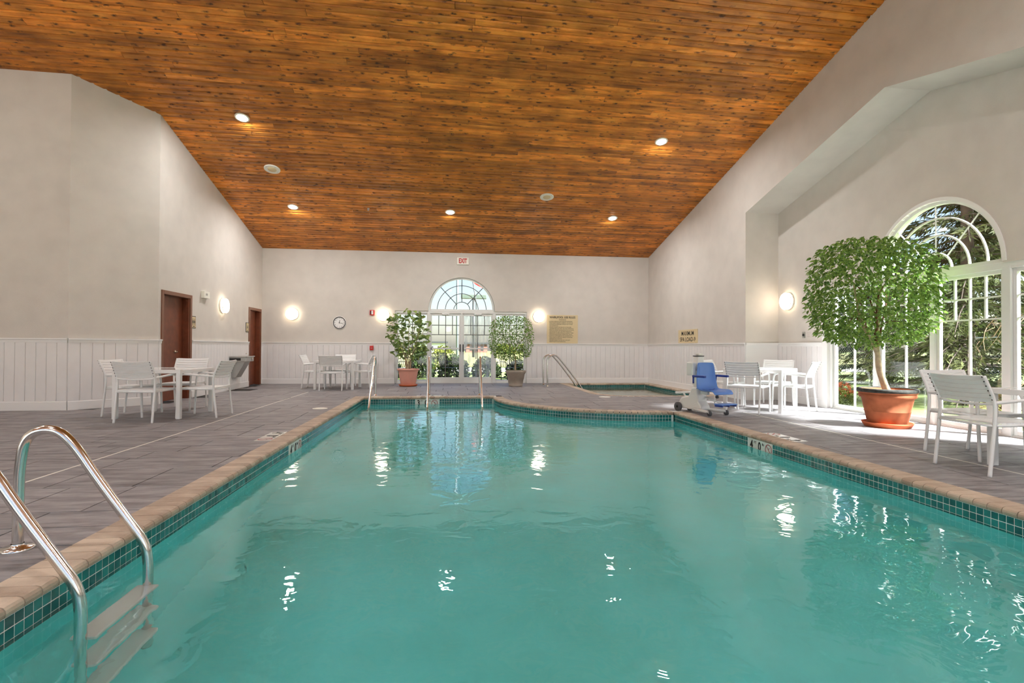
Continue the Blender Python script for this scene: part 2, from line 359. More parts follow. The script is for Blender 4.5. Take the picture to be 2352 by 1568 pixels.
# ---- pool and spa outlines
TL, TR, TF, ACX, ACY, AR = -1.812, 3.752, 11.53, 3.73, 11.33, 2.78
PF = 0.55
pool_in = [(TL, PF), (TR, PF), (TR, 8.55)] + list(reversed(arc(ACX, ACY, AR, 180, 270, 28))) + [(ACX-AR, TF), (TL, TF)]
CW = .19
pool_out = [(TL-CW, PF-CW), (TR+.17, PF-CW), (TR+.17, 8.55+CW)] + list(reversed(arc(ACX, ACY, AR-.185, 180, 270, 28))) + [(ACX-AR+.185, TF+CW), (TL-CW, TF+CW)]
S0, S1, SY0, SY1, SR = 3.45, 5.86, 11.47, 15.48, .75
spa_in = [(S1, SY1), (S0, SY1)] + arc(S0+SR, SY0+SR, SR, 180, 270, 10) + [(S1, SY0)]
spa_out = [(S1+.2, SY1+.2), (S0-.2, SY1+.2)] + arc(S0+SR, SY0+SR, SR+.2, 180, 270, 10) + [(S1+.2, SY0-.2)]
WATER, SPAW = -.155, -.12

# ---- floor: base with openings and individually laid slabs
V, F = cut([(XFAR-.2, YF-.2), (7.05, YF-.2), (7.05, YB+.2), (XFAR-.2, YB+.2)], [pool_in, spa_in])
floor = slab_mb(V, F, -.16, -.012).build('floor', M['joint'])
tag(floor, 'grey slate-look slab deck around the swimming pool', 'floor', kind='structure')
def slab_row(x0, x1, y0, y1, rng):
    x = x0
    x -= rng.uniform(0, .7)
    while x < x1:
        wdt = rng.choice([.46, .62, .92, .92, 1.22])
        a, b = max(x, x0), min(x+wdt, x1); x += wdt
        if b-a > .06: yield (a, b, y0, y1)
rng = random.Random(11)
rects = []
ys = [YF]
while ys[-1] < YB: ys.append(min(ys[-1]+rng.choice([.31, .46, .46, .62]), YB))
def inside_room(a, b, c, d):
    xm, ym = (a+b)/2, (c+d)/2
    if xm < XL and ym > 10.6: return False
    if xm < -6.25 and ym > 9.6: return False
    if xm > XR and (ym > 10.5 or ym < 3.2): return False
    return True
JL, JR = -3.28, 4.89          # long straight control joints
for i in range(len(ys)-1):
    y0, y1 = ys[i], ys[i+1]
    if y1 < -.6: continue
    for (x0, x1) in ((XFAR if y1 < 10 else XL-.6, JL), (JL, JR), (JR, XW)):
        for rc in slab_row(x0, x1, y0, y1, rng):
            if not inside_room(*rc): continue
            a, b, c, d = rc
            # wholly over the pool or the spa, or far outside the picture
            if a > TL-.1 and b < TR+.1 and c > PF and d < 8.5: continue
            if a > S0 and b < S1 and c > SY0 and d < SY1: continue
            if d < 2.0 and (a < -3.0 or b > 4.6): continue
            if a < -2.3-.95*max(d, 0)-.6: continue
            rects.append((a, b, c, d))
G = .005
nsl = 0
mcache = {}
for (a, b, c, d) in rects:
    poly = [(a+G, c+G), (b-G, c+G), (b-G, d-G), (a+G, d-G)]
    near = (b > TL-CW and a < TR+CW and d > PF-CW and c < TF+CW) or (b > S0-.2 and d > SY0-.2)
    if near:
        V, F = cut(poly, [pool_out, spa_out])
        if not F: continue
        ar = sum(abs((V[f[1]]-V[f[0]]).cross(V[f[2]]-V[f[0]]))/2 for f in F)
        if ar < .0006: continue
        o = slab_mb(V, F, -.03, 0.0).build('slab', M['slab'], floor)
    else:
        k = (round(b-a, 3), round(d-c, 3))
        if k not in mcache:
            mcache[k] = MB().box(-k[0]/2+G, k[0]/2-G, -k[1]/2+G, k[1]/2-G, -.03, 0).mesh('slab', M['slab'])
        o = link('slab', mcache[k], None, floor, ((a+b)/2, (c+d)/2, 0))
    nsl += 1
print('slabs', nsl)
# pale sealant in the two long joints
for nm, x, y0, y1 in (('joint_strip', JL, 1.5, 12.9), ('joint_strip', JR, 1.5, 8.4)):
    MB().box(x-.009, x+.009, y0, y1, -.02, .0012).build(nm, M['offwhite'], floor)

# ---- ceiling boards
ceil_root = empty('ceiling'); tag(ceil_root, 'sloped ceiling of stained knotty wood boards', 'ceiling', kind='structure')
PW = .122
brng = random.Random(5)
def plank(x0, x1, y0, y1, th=.018):
    vs = []
    for dz in (0, .03):
        for (x, y) in ((x0, y0), (x1, y0), (x1, y1), (x0, y1)):
            vs.append((x, y, ceil_z(x, y)+dz))
    # chamfered lower long edges
    ch = .015
    vs2 = []
    for (x, y) in ((x0, y0+ch), (x1, y0+ch), (x1, y1-ch), (x0, y1-ch)): vs2.append((x, y, ceil_z(x, y)))
    for (x, y) in ((x0, y0), (x1, y0), (x1, y1), (x0, y1)): vs2.append((x, y, ceil_z(x, y)+ch))
    for (x, y) in ((x0, y0), (x1, y0), (x1, y1), (x0, y1)): vs2.append((x, y, ceil_z(x, y)+.03))
    fs = [(0, 1, 2, 3), (4, 5, 1, 0), (6, 7, 3, 2), (5, 6, 2, 1), (7, 4, 0, 3), (8, 9, 5, 4), (10, 11, 7, 6), (9, 10, 6, 5), (11, 8, 4, 7)]
    return vs2, fs
rest = MB(); npl = 0
y = YB+.05
rows = 0
while y > RIDGE-.02:
    y1 = y; y0 = y-PW; y -= PW
    x = XFAR if y1 < 10.6 else -6.3
    x -= brng.uniform(0, 3.0)
    while x < 6.9:
        ln = brng.choice([2.4, 3.0, 3.6, 4.2, 4.9])
        a, b = max(x, -9.6), min(x+ln, 6.95); x += ln
        if b-a < .03: continue
        vs_, fs_ = plank(a+.003, b-.003, y0+.004, y1-.004)
        vis = b > -2.7-.5*(y1)-1.5
        if vis and npl < 300 and y1 < 15.2 and b > -(y1*.75+1.2):
            MB().add(vs_, fs_).build('plank', M['plank'], ceil_root); npl += 1
        else:
            rest.add(vs_, fs_)
    rows += 1
print('planks', npl, 'rows', rows)
# far side of the ridge, behind the picture
yy = RIDGE
while yy > YF-.2:
    vs_, fs_ = plank(-9.6, 6.95, yy-.25, yy-.003); rest.add(vs_, fs_); yy -= .25
o = rest.build('plank_field', M['plank'], ceil_root); o['kind'] = 'stuff'
bk = MB()
gx = [-9.8+16.9*i/12 for i in range(13)]; gy = [YB+.2-(YB+.2-YF+.2)*i/24 for i in range(25)] + [RIDGE]; gy = sorted(gy, reverse=True)
bk.add([(x, y_, ceil_z(x, y_)+.034) for y_ in gy for x in gx], [(r*13+c, r*13+c+1, r*13+c+14, r*13+c+13) for r in range(len(gy)-1) for c in range(12)])
bk.build('roof_deck', M['plank_gap'], ceil_root)

# ---- walls
def wall(name, label, mb, m=None):
    o = mb.build(name, m or M['wall']); tag(o, label, 'wall', kind='structure'); return o
AX, AR2, AZ = .345, .975, 2.15       # back arch
BX0, BX1 = -1.60, 2.29
pb = [(XL-.2, -.1), (BX0, -.1), (BX0, 2.13), (AX-AR2, 2.13)] + list(reversed([(AX+AR2*math.cos(math.radians(t)), AZ+AR2*math.sin(math.radians(t))) for t in [i*6 for i in range(31)]])) + [(AX+AR2, 2.13), (BX1, 2.13), (BX1, -.1), (7.0, -.1), (7.0, 3.98), (XL-.2, 3.98)]
wall_back = wall('wall_back', 'beige rear wall with arched glass doorway above white wainscot', MB().prism(pb, .22, 'Y', YB))
# right wall with gabled opening to the window bay
JY0, JY1, JZ, PKZ = 3.25, 10.35, 3.88, 4.76
pr = [(YB+.2, -.1), (JY1, -.1), (JY1, JZ), (6.8, PKZ), (JY0, JZ), (JY0, -.1), (YF-.2, -.1), (YF-.2, ceil_z(6.1, YF-.2)+.03), (RIDGE, ceil_z(6.1, RIDGE)+.03), (YB+.2, ceil_z(6.1, YB+.2)+.03)]
wall_right = wall('wall_right', 'beige side wall with tall gabled opening beside the whirlpool', MB().prism(pr, XW+.2-XR, 'X', XR))
# window wall of the bay
WY0, WY1, WA, WAR, WZ = 4.79, 8.90, 6.81, .985, 2.17
arcw = [(WA+WAR*math.cos(math.radians(t)), WZ+WAR*math.sin(math.radians(t))) for t in [i*6 for i in range(31)]]
pw = [(JY1+.02, -.1), (WY1, -.1), (WY1, 2.15), (WA+WAR, 2.15)] + arcw + [(WA-WAR, 2.15), (WY0, 2.15), (WY0, -.1), (JY0-.02, -.1), (JY0-.02, JZ+.02), (6.8, PKZ+.03), (JY1+.02, JZ+.02)]
wall_window = wall('wall_window', 'beige bay wall holding the tall arched window group', MB().prism(pw, .19, 'X', XW))
# left wall with two door openings
D1, D2, DH = (10.54, 11.58), (14.83, 15.66), 2.045
def left_poly():
    return [(10.40, -.1), (D1[0], -.1), (D1[0], DH), (D1[1], DH), (D1[1], -.1), (D2[0], -.1), (D2[0], DH), (D2[1], DH), (D2[1], -.1), (YB+.2, -.1), (YB+.2, 3.95), (10.40, ceil_z(XL, 10.40)+.04)]
wall_left = wall('wall_left', 'beige side wall with two brown doors and a drinking fountain', MB().prism(left_poly(), -.25, 'X', XL))
# angled corner wall and the wall that faces the camera
CA, CB = Vector((XL, 10.40)), Vector((-6.25, 9.54))
def slanted(p, q, th, name, label):
    d = (q-p).normalized(); nrm = Vector((-d.y, d.x)) * th
    mb = MB(); zs = [ceil_z(p.x, p.y)+.04, ceil_z(q.x, q.y)+.04]
    P = [p, q, q+nrm, p+nrm]
    mb.add([(a.x, a.y, -.1) for a in P]+[(P[0].x, P[0].y, zs[0]), (P[1].x, P[1].y, zs[1]), (P[2].x, P[2].y, zs[1]+.0), (P[3].x, P[3].y, zs[0])],
           [(0, 1, 2, 3), (4, 5, 6, 7), (0, 1, 5, 4), (1, 2, 6, 5), (2, 3, 7, 6), (3, 0, 4, 7)])
    return wall(name, label, mb)
wall_angled = slanted(CA, CB, -.2, 'wall_angled', 'narrow slanted beige wall next to the nearer brown door')
mb = MB(); mb.box(XFAR, -6.25, 9.54, 9.74, -.1, 5.95)
wall_facing = wall('wall_facing', 'beige wall at the far left edge facing the camera', mb)
wall_outer = wall('wall_outer', 'side wall closing the wider part of the room', MB().box(XFAR-.2, XFAR, YF-.2, 9.74, -.1, ceil_z(-9.6, RIDGE)))
# unseen wall behind the camera, three wide glazed openings added to admit daylight
pf = [(XFAR-.2, -.1), (XFAR-.2, 4.6), (7.0, 4.6), (7.0, -.1)]
mb = MB()
ops = [(-9.0, -5.3), (-4.9, -.3), (.1, 5.7)]
xs = [XFAR-.2] + [v for o_ in ops for v in o_] + [7.0]
for i in range(0, len(xs), 2): mb.box(xs[i], xs[i+1], YF-.2, YF, -.1, 6.0)
for (a, b_) in ops: mb.box(a, b_, YF-.2, YF, 3.75, 6.0)
wall_front = wall('wall_front', 'unseen wall behind the camera with wide glazed openings added for daylight', mb)

# ---- wainscot boards, chair rail, baseboard (axis runs along the wall in its own frame)
BW = .152
board_me = MB().prism([(-BW/2+.003, 0), (BW/2-.003, 0), (BW/2-.003, .010), (BW/2-.009, .014), (-BW/2+.009, .014), (-BW/2+.003, .010)], RAIL-.16, 'Z', 0).mesh('wainscot_board', M['wains'])
def wainscot(parent, p, q, nrm, side, gaps=(), first=True):
    """p,q: plan points; nrm: towards the room"""
    p, q, nrm = Vector(p), Vector(q), Vector(nrm).normalized()
    d = (q-p); ln = d.length; d.normalize()
    R3 = Matrix(((d.x, nrm.x, 0), (d.y, nrm.y, 0), (0, 0, 1))).to_4x4()
    spans = []; s0 = 0.0
    for (a, b) in sorted(gaps): spans.append((s0, a)); s0 = b
    spans.append((s0, ln))
    for (a, b) in spans:
        if b-a < .02: continue
        back = MB().box(a, b, .0, .006, .0, RAIL); rl = MB(); bs = MB()
        rl.prism([(0, RAIL-.075), (.022, RAIL-.075), (.026, RAIL-.03), (.04, RAIL-.022), (.04, RAIL), (0, RAIL)], b-a, 'X', a)
        bs.prism([(0, 0), (.024, 0), (.024, .135), (.016, .15), (0, .15)], b-a, 'X', a)
        for nm, mb_, mt in (('wainscot_backing', back, M['wains']),):
            o = mb_.build(nm, mt, parent); o.matrix_local = Matrix.Translation((p.x, p.y, 0)) @ R3
        o = rl.build('trim_%d' % wainscot.n, M['white']); o.matrix_local = Matrix.Translation((p.x, p.y, 0)) @ R3
        tag(o, 'white chair rail moulding along the %s' % side[1] if not gaps else 'white chair rail moulding along the %s, %s' % (side[1], side[2][wainscot.k % len(side[2])]), 'moulding', kind='structure')
        o = bs.build('baseboard_%s' % side[0], M['white']); o.matrix_local = Matrix.Translation((p.x, p.y, 0)) @ R3
        tag(o, 'white baseboard along the %s' % side[1] if not gaps else 'white baseboard along the %s, %s' % (side[1], side[2][wainscot.k % len(side[2])]), 'baseboard', kind='structure')
        wainscot.n += 1; wainscot.k += 1
        n = max(1, int(round((b-a)/BW))); wd = (b-a)/n
        for i in range(n):
            o = link('wainscot_board', board_me, None, parent)
            o.matrix_local = Matrix.Translation((p.x, p.y, 0)) @ R3 @ Matrix.Translation((a+wd*(i+.5), .004, .12)) @ Matrix.Scale(wd/BW, 4, (1, 0, 0))
wainscot.n = 1; wainscot.k = 0
wainscot(wall_back, (XL, YB), (XR, YB), (0, -1), ('back', 'rear wall', ('left of the glass doors', 'right of the glass doors')), gaps=[(BX0-XL-.0, BX1-XL+.0)])
wainscot.k = 0
wainscot(wall_left, (XL, YB), (XL, 10.40), (1, 0), ('left', 'left wall', ('in the far corner', 'between the two doors', 'beside the nearer door')), gaps=[(YB-D2[1]-.06, YB-D2[0]+.06), (YB-D1[1]-.06, YB-D1[0]+.06)])
wainscot(wall_angled, CA, CB, (CB-CA).orthogonal()*1, ('angled', 'slanted corner wall', ()))
wainscot(wall_facing, (-6.25, 9.54), (-8.6, 9.54), (0, -1), ('facing', 'wall at the far left', ()))
wainscot(wall_right, (XR, JY1), (XR, YB), (-1, 0), ('right', 'right wall by the whirlpool', ()))
wainscot(wall_window, (XW, WY1+.10), (XW, JY1), (-1, 0), ('window', 'bay wall by the window', ()))
o = MB().box(XR+.002, XW, JY1-.012, JY1+.0, 0, RAIL).build('jamb_panel', M['white'], wall_right)
o = MB().box(XR, XW-.02, JY1-.04, JY1, RAIL-.05, RAIL).build('jamb_rail', M['white'], wall_right)

# ---- doors on the left wall
def wood_door(n, y0, y1, label, handle):
    root = empty('door_%d' % n, (XL, (y0+y1)/2, 0)); tag(root, label, 'door', kind='structure')
    h = (y1-y0)/2; z = DH
    for nm, b in (('frame_jamb', (-.16, .02, -h-.06, -h+.012, 0, z+.06)), ('frame_jamb', (-.16, .02, h-.012, h+.06, 0, z+.06)), ('frame_head', (-.16, .02, -h+.012, h-.012, z-.012, z+.06))):
        if n == 2 and b[3] > h: b = (b[0], b[1], b[2], h+.03, b[4], b[5])
        MB().box(*b).build(nm, M['dframe'], root, bevel=.004)
    MB().box(-.155, -.115, -h+.014, h-.014, .008, z-.014).build('door_leaf', M['door'], root)
    MB().box(-.112, .0, h-.06, h-.014, 0.0, z-.014).build('stop', M['door'], root)
    if handle:
        hb = empty('handle', (0, 0, 0)); bpy.data.objects.remove(hb)
        mb = MB(); Mx = Matrix.Translation((-.115, h-.34, .95)) @ Matrix.Rotation(PI/2, 4, 'Y')
        mb.lathe([(.028, 0), (.028, .012), (.012, .018), (.012, .05)], 16, M=Mx); mb.tube([(-.066, h-.34, .95), (-.06, h-.38, .95), (-.062, h-.47, .952)], .013, 10)
        o = mb.build('handle', M['brass'], root); o['label'] = 'metal lever handle'
    return root
wood_door(1, *D1, 'brown wooden door with lever handle beside the slanted wall', True)
wood_door(2, *D2, 'brown wooden door in the far left corner', False)

# ---- glazing units
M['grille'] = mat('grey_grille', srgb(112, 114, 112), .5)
def muntin(parent, b, mt=None): return MB().box(*b).build('muntin', mt or M['frame'], parent)
def glazing(n, label, c, wdt, h, place, door=None, grid=True, fog=False, cat='window', mt=None):
    """unit in local x (width), y (into the wall), z; place = matrix"""
    root = empty(('door_%d' if door else 'window_%d') % n); root.matrix_world = place
    tag(root, label, cat, kind='structure')
    fw = .062 if door else .045; bot = .15 if door else .06; z0 = .02
    x0, x1 = -wdt/2, wdt/2
    fr = .05
    for b in ((x0, x0+fw, 0, fr, z0, h), (x1-fw, x1, 0, fr, z0, h)): MB().box(*b).build('stile', M['frame'], root, bevel=.004)
    MB().box(x0+fw, x1-fw, 0, fr, h-fw*1.1, h).build('top_rail', M['frame'], root, bevel=.004)
    MB().box(x0+fw, x1-fw, 0, fr, z0, z0+bot).build('bottom_rail', M['frame'], root, bevel=.004)
    gx0, gx1, gz0, gz1 = x0+fw, x1-fw, z0+bot, h-fw*1.1
    MB().box(gx0-.005, gx1+.005, .022, .030, gz0-.005, gz1+.005).build('pane', M['fogglass'] if fog else M['glass'], root)
    t = .011
    gh = .56
    xm = (gx0+gx1)/2
    for k in (1, 2, 3):
        xx = gx0+(gx1-gx0)*k/4
        muntin(root, (xx-t, xx+t, .012, .040, gz1-gh if k != 2 else gz0, gz1), mt)
    for k in (.5, 1.0): muntin(root, (gx0, gx1, .0145, .0375, gz1-gh*k-t, gz1-gh*k+t), mt)
    if door:
        mb = MB().box(x0+.05, x1-.05, -.055, -.02, 1.0, 1.045); o = mb.build('push_bar', M['frame'], root, bevel=.008)
        s = 1 if door > 0 else -1
        xe = x1-.035 if s > 0 else x0+.035
        MB().box(xe-.02, xe+.02, -.06, .0, .93, 1.15).build('latch', M['rubber'], root, bevel=.005)
        xo = x0+.05 if s > 0 else x1-.05
        MB().box(xo-.012, xo+.012, -.058, .0, .99, 1.055).build('bar_bracket', M['rubber'], root)
        cb = MB().box(-.11, .11, -.06, -.005, h-.045, h-.0); o = cb.build('closer', M['frame'], root, bevel=.006)
        o = MB().tube([(-.05*s, -.04, h-.05), (.0, -.12, h-.06), (.08*s, -.03, h-.03)], .007, 6).build('closer_arm', M['steel2'], root)
    return root
def place(x, y, rz): return Matrix.Translation((x, y, 0)) @ Matrix.Rotation(rz, 4, 'Z')
pit = .945
YG = YB+.06
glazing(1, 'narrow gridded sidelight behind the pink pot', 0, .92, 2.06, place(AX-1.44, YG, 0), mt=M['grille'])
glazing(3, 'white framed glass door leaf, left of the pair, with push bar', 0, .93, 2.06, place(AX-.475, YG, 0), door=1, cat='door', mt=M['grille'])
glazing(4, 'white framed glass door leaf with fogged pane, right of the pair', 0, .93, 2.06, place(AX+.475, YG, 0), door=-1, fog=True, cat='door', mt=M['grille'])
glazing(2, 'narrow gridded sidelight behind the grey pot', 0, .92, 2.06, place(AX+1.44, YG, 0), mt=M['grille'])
def surround(name, place_m, posts, x0, x1, h, label, n):
    root = empty('trim_%d' % n); root.matrix_world = place_m; tag(root, label, 'frame', kind='structure')
    for (x, wd) in posts: MB().box(x-wd/2, x+wd/2, -.035, .08, 0, h+.03).build('post', M['frame'], root, bevel=.004)
    MB().box(x0, x1, -.03, .08, h+.0, h+.085).build('head', M['frame'], root, bevel=.004)
    MB().box(x0, x1, -.02, .09, -.005, .022).build('sill', M['frame'], root)
    return root
surround('trim', place(AX, YG, 0), [(-1.925, .05), (-.965, .09), (0, .05), (.965, .09), (1.925, .05)], -1.95, 1.95, 2.06, 'white frame around the rear glass doors', 40)
def fanlight(n, label, place_m, R, z, mt=None):
    mt = mt or M['frame']
    root = empty('window_%d' % n); root.matrix_world = place_m; tag(root, label, 'window', kind='structure')
    def band(r0, r1, y0, y1, seg=36):
        mb = MB(); vs = []; fs = []
        for i in range(seg+1):
            a = PI*i/seg; c, s = math.cos(a), math.sin(a)
            vs += [(r0*c, y0, z+r0*s), (r1*c, y0, z+r1*s), (r1*c, y1, z+r1*s), (r0*c, y1, z+r0*s)]
        for i in range(seg):
            b = i*4
            for k in range(4): fs.append((b+k, b+(k+1) % 4, b+4+(k+1) % 4, b+4+k))
        return mb.add(vs, fs)
    band(R-.045, R+.005, -.005, .07).build('arch_frame', M['frame'], root)
    t = .010
    for r_ in (R*.25, R*.51, R*.76): band(r_-t, r_+t, .012, .040, 28).build('arched_muntin', mt, root)
    for a in (47, 90, 133):
        d = Vector((math.cos(math.radians(a)), 0, math.sin(math.radians(a)))); p0 = d*R*.25+Vector((0, .026, z)); p1 = d*(R-.02)+Vector((0, .026, z))
        MB().tube([p0, p1], .012, 4).build('spoke', mt, root)
    mb = MB(); vs = [(R*math.cos(PI*i/36), .022, z+R*math.sin(PI*i/36)) for i in range(37)]; vs += [(a, .030, c) for a, b, c in vs]
    mb.add(vs, [tuple(range(37)), tuple(reversed(range(37, 74)))]); mb.build('pane', M['glass'], root)
    MB().box(-R, R, -.01, .07, z-.03, z+.02).build('base_rail', M['frame'], root)
    return root
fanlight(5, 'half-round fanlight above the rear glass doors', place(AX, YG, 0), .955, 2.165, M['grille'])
PW_ = Matrix.Translation((XW+.05, WA, 0)) @ Matrix.Rotation(-PI/2, 4, 'Z')       # local +x runs towards the camera, +y outwards
def pwin(dx): return PW_ @ Matrix.Translation((dx, 0, 0))
for n, dx, lb in ((6, -1.53, 'tall gridded window next to the white jamb, behind the potted ficus'), (7, -.5, 'tall gridded window behind the ficus crown'), (8, .5, 'tall gridded window under the right half of the side arch'), (9, 1.53, 'tall gridded window at the right edge of the picture')):
    glazing(n, lb, 0, .93, 2.07, pwin(dx))
surround('trim', PW_, [(-2.04, .08), (-1.01, .1), (0, .06), (1.01, .1), (2.04, .08)], -2.08, 2.08, 2.07, 'white frame of the tall bay window group', 41)
fanlight(10, 'half-round fanlight above the bay windows', PW_, .975, 2.185)
o = MB(); 
vs = []; fs = []
for i in range(41):                                        # deep white reveal of the side arch
    a = PI*i/40; c, s = math.cos(a), math.sin(a)
    vs += [(XW-.012, WA+.985*c, 2.17+.985*s), (XW-.012, WA+1.035*c, 2.17+1.035*s), (XW+.06, WA+1.035*c, 2.17+1.035*s), (XW+.06, WA+.985*c, 2.17+.985*s)]
for i in range(40):
    for k in range(4): fs.append((i*4+k, i*4+(k+1) % 4, i*4+4+(k+1) % 4, i*4+4+k))
tag(o.add(vs, fs).build('trim_42', M['white']), 'white curved casing around the side fanlight', 'moulding', kind='structure')
o = MB().box(XW-.035, XW+.03, WY1-.03, WY1+.10, 0, 2.2).build('trim_43', M['white']); tag(o, 'white upright casing between bay wainscot and window', 'moulding', kind='structure')
# unseen glazing behind the camera, added to bring in sun and sky light
for i, (a, b_) in enumerate(ops):
    root = empty('window_%d' % (11+i), (0, YF-.1, 0)); tag(root, ('unseen glazing behind the camera added for daylight, nearest the left wall', 'unseen glazing directly behind the camera added for daylight', 'unseen glazing behind the camera added for daylight, nearest the right wall')[i], 'window', kind='structure')
    MB().box(a, b_, -.004, .004, 0.0, 3.75).build('pane', M['glass'], root)
    for k in range(5):
        x = a+(b_-a)*k/4; MB().box(x-.03, x+.03, -.04, .04, 0, 3.75).build('mullion', M['frame'], root)
# ==== PART2 ====
# =================================================================== POOL
ZT = -.052; TP = .0515; NR = 3
basin = empty('pool_basin'); tag(basin, 'teal tiled swimming pool basin with brick coping', 'swimming pool', kind='structure')
def shell(poly, z0, z1, name, mt, parent, floor_z=None):
    mb = MB(); n = len(poly)
    vs = [(x, y_, z0) for x, y_ in poly]+[(x, y_, z1) for x, y_ in poly]
    mb.add(vs, [(i, (i+1) % n, (i+1) % n+n, i+n) for i in range(n)])
    if floor_z is not None: mb.add([(x, y_, floor_z) for x, y_ in poly], [tuple(range(n))])
    me = mb.mesh(name, mt, fix=False); return link(name, me, None, parent)
shell(pool_in, -.045, -1.32, 'basin_shell', M['plaster'], basin, -1.32)
for i in range(3):                                          # wide entry steps under the three handrails
    MB().box(TL, ACX-AR+.02, TF-.36*(3-i), TF, -1.31, -.42-.0-.3*(2-i)+.0).build('entry_step', M['plaster'], basin)
def offset_run(p, q): return Vector(p), Vector(q)
def runs_of(pts):
    return [(Vector(pts[i]), Vector(pts[i+1])) for i in range(len(pts)-1)]
tile_me = MB().box(-.0233, .0233, 0, .006, -.0233, .0233).mesh('tile', M['tile'])
markers = {}                                               # spans kept free for the depth markers
campos = cam.matrix_world.translation.copy(); fwd = -(cam.matrix_world.to_3x3().col[2]); rgt = cam.matrix_world.to_3x3().col[0]
def in_view(p, margin=1.06):
    d = p-campos; z = d.dot(fwd); x = d.dot(rgt)
    return z > .3 and abs(x/z) < .964*margin
slots = []
def tile_path(path, nrm_fn, free=()):
    """tiles along a plan polyline"""
    acc = 0.0; segs = runs_of(path); tot = sum((b-a).length for a, b in segs)
    n = int(tot/TP); k = 0; s = TP/2
    walked = 0.0
    for (a, b) in segs:
        ln = (b-a).length; d = (b-a)/ln
        while s <= walked+ln and k < n:
            p = a+d*(s-walked); nr = nrm_fn(p)
            if not any(f(p) for f in free):
                for r in range(NR):
                    pos = Vector((p.x, p.y, ZT-TP*(r+.5)))
                    ang = math.atan2(nr.y, nr.x)-PI/2
                    slots.append(((pos-campos).dot(fwd), r, pos, ang))
            k += 1; s += TP
        walked += ln
def inv(v): return lambda p: Vector(v)
MKR = lambda p: 5.80 < p.y < 6.31
MKL = lambda p: 6.30 < p.y < 6.80
MKF = lambda p: -.73 < p.x < -.23
tile_path([(TL, TF), (TL, 1.6)], inv((1, 0)), [MKL])
tile_path([(TL, TF), (ACX-AR, TF)], inv((0, -1)), [MKF])
arcp = [(ACX-AR, TF)]+arc(ACX, ACY, AR, 180, 270, 90)
tile_path(arcp, lambda p: Vector((p.x-ACX, min(p.y-ACY, 0))).normalized())
tile_path([(TR, 8.55), (TR, 1.6)], inv((-1, 0)), [MKR])
vis = sorted([t for t in slots if in_view(t[2]) and t[1] < 2], key=lambda t: t[0])[:300]
ids = set(id(t) for t in vis); rest = MB()
for t in slots:
    if id(t) in ids:
        link('tile', tile_me, None, basin, t[2], (0, 0, t[3]))
    else:
        mx_ = Matrix.Translation(t[2]) @ Matrix.Rotation(t[3], 4, 'Z')
        h = .0233
        c = [(-h, 0, -h), (h, 0, -h), (h, 0, h), (-h, 0, h), (-h, .006, -h), (h, .006, -h), (h, .006, h), (-h, .006, h)]
        rest.add([mx_ @ Vector(q) for q in c], [(4, 5, 6, 7), (0, 1, 5, 4), (2, 3, 7, 6), (1, 2, 6, 5), (3, 0, 4, 7)])
o = rest.build('tile_field', M['tile'], basin); o['kind'] = 'stuff'
# grout behind the tiles
mb = MB()
def strip(path, nrm_fn, off, z0, z1):
    pts = [Vector(p)+nrm_fn(Vector(p))*off for p in path]
    vs = [(p.x, p.y, z0) for p in pts]+[(p.x, p.y, z1) for p in pts]; n = len(pts)
    mb.add(vs, [(i, i+1, i+1+n, i+n) for i in range(n-1)])
arcn = lambda p: Vector((p.x-ACX, min(p.y-ACY, 0))).normalized()
z0, z1 = -.03, ZT-TP*NR-.001
strip([(TL, TF), (TL, PF)], inv((1, 0)), .0046, z0, z1); strip([(TL, TF), (ACX-AR, TF)], inv((0, -1)), .0046, z0, z1)
strip(arcp, arcn, .0046, z0, z1); strip([(TR, 8.55), (TR, PF)], inv((-1, 0)), .0046, z0, z1)
mb.build('grout_band', M['grout'], basin)

# coping bricks
prof = [(-.19, 0), (-.010, 0), (.008, -.005), (.017, -.016), (.020, -.030), (.016, -.044), (.006, -.052), (-.19, -.054)]
brick_me = MB().prism(prof, .094, 'X', -.047).mesh('coping_brick', M['coping'])
bed_me = {}
def coping(parent, path, nrm_fn, mesh=brick_me, pitch=.1, sx=1.0):
    segs = runs_of(path); tot = sum((b-a).length for a, b in segs); n = max(1, round(tot/pitch)); pt = tot/n
    s = pt/2; walked = 0.0; k = 0
    for (a, b) in segs:
        ln = (b-a).length; d = (b-a)/ln
        while s <= walked+ln+1e-6 and k < n:
            p = a+d*(s-walked); nr = nrm_fn(p)
            o = link('coping_brick', mesh, None, parent, (p.x, p.y, .001), (0, 0, math.atan2(nr.y, nr.x)-PI/2))
            o.scale = (pt/pitch*sx, 1, 1)
            k += 1; s += pt
        walked += ln
coping(basin, [(TL, TF-.02), (TL, 1.3)], inv((1, 0)))
coping(basin, [(TL-.19, TF), (ACX-AR+.02, TF)], inv((0, -1)))
coping(basin, arc(ACX, ACY, AR, 177, 270, 90), lambda p: Vector((p.x-ACX, p.y-ACY)).normalized(), sx=.965)
coping(basin, [(TR, 8.55), (TR, 1.3)], inv((-1, 0)))
# mortar bed between the bricks
mb = MB()
mb.box(TL-.188, TL-.014, PF, TF+.185, -.06, -.003); mb.box(TL-.18, ACX-AR+.06, TF+.014, TF+.185, -.06, -.003); mb.box(TR+.014, TR+.17, PF, 8.72, -.06, -.003)
mb.build('mortar_bed', M['grout'], basin)
mb = MB(); q0 = arc(ACX, ACY, AR-.016, 178, 271, 50); q1 = arc(ACX, ACY, AR-.183, 178, 271, 50)
mb.add([(x, y_, -.003) for x, y_ in q0]+[(x, y_, -.003) for x, y_ in q1]+[(x, y_, -.05) for x, y_ in q0], [(i, i+1, i+52, i+51) for i in range(50)]+[(i, i+1, i+103, i+102) for i in range(50)])
mb.build('mortar_bed', M['grout'], basin)

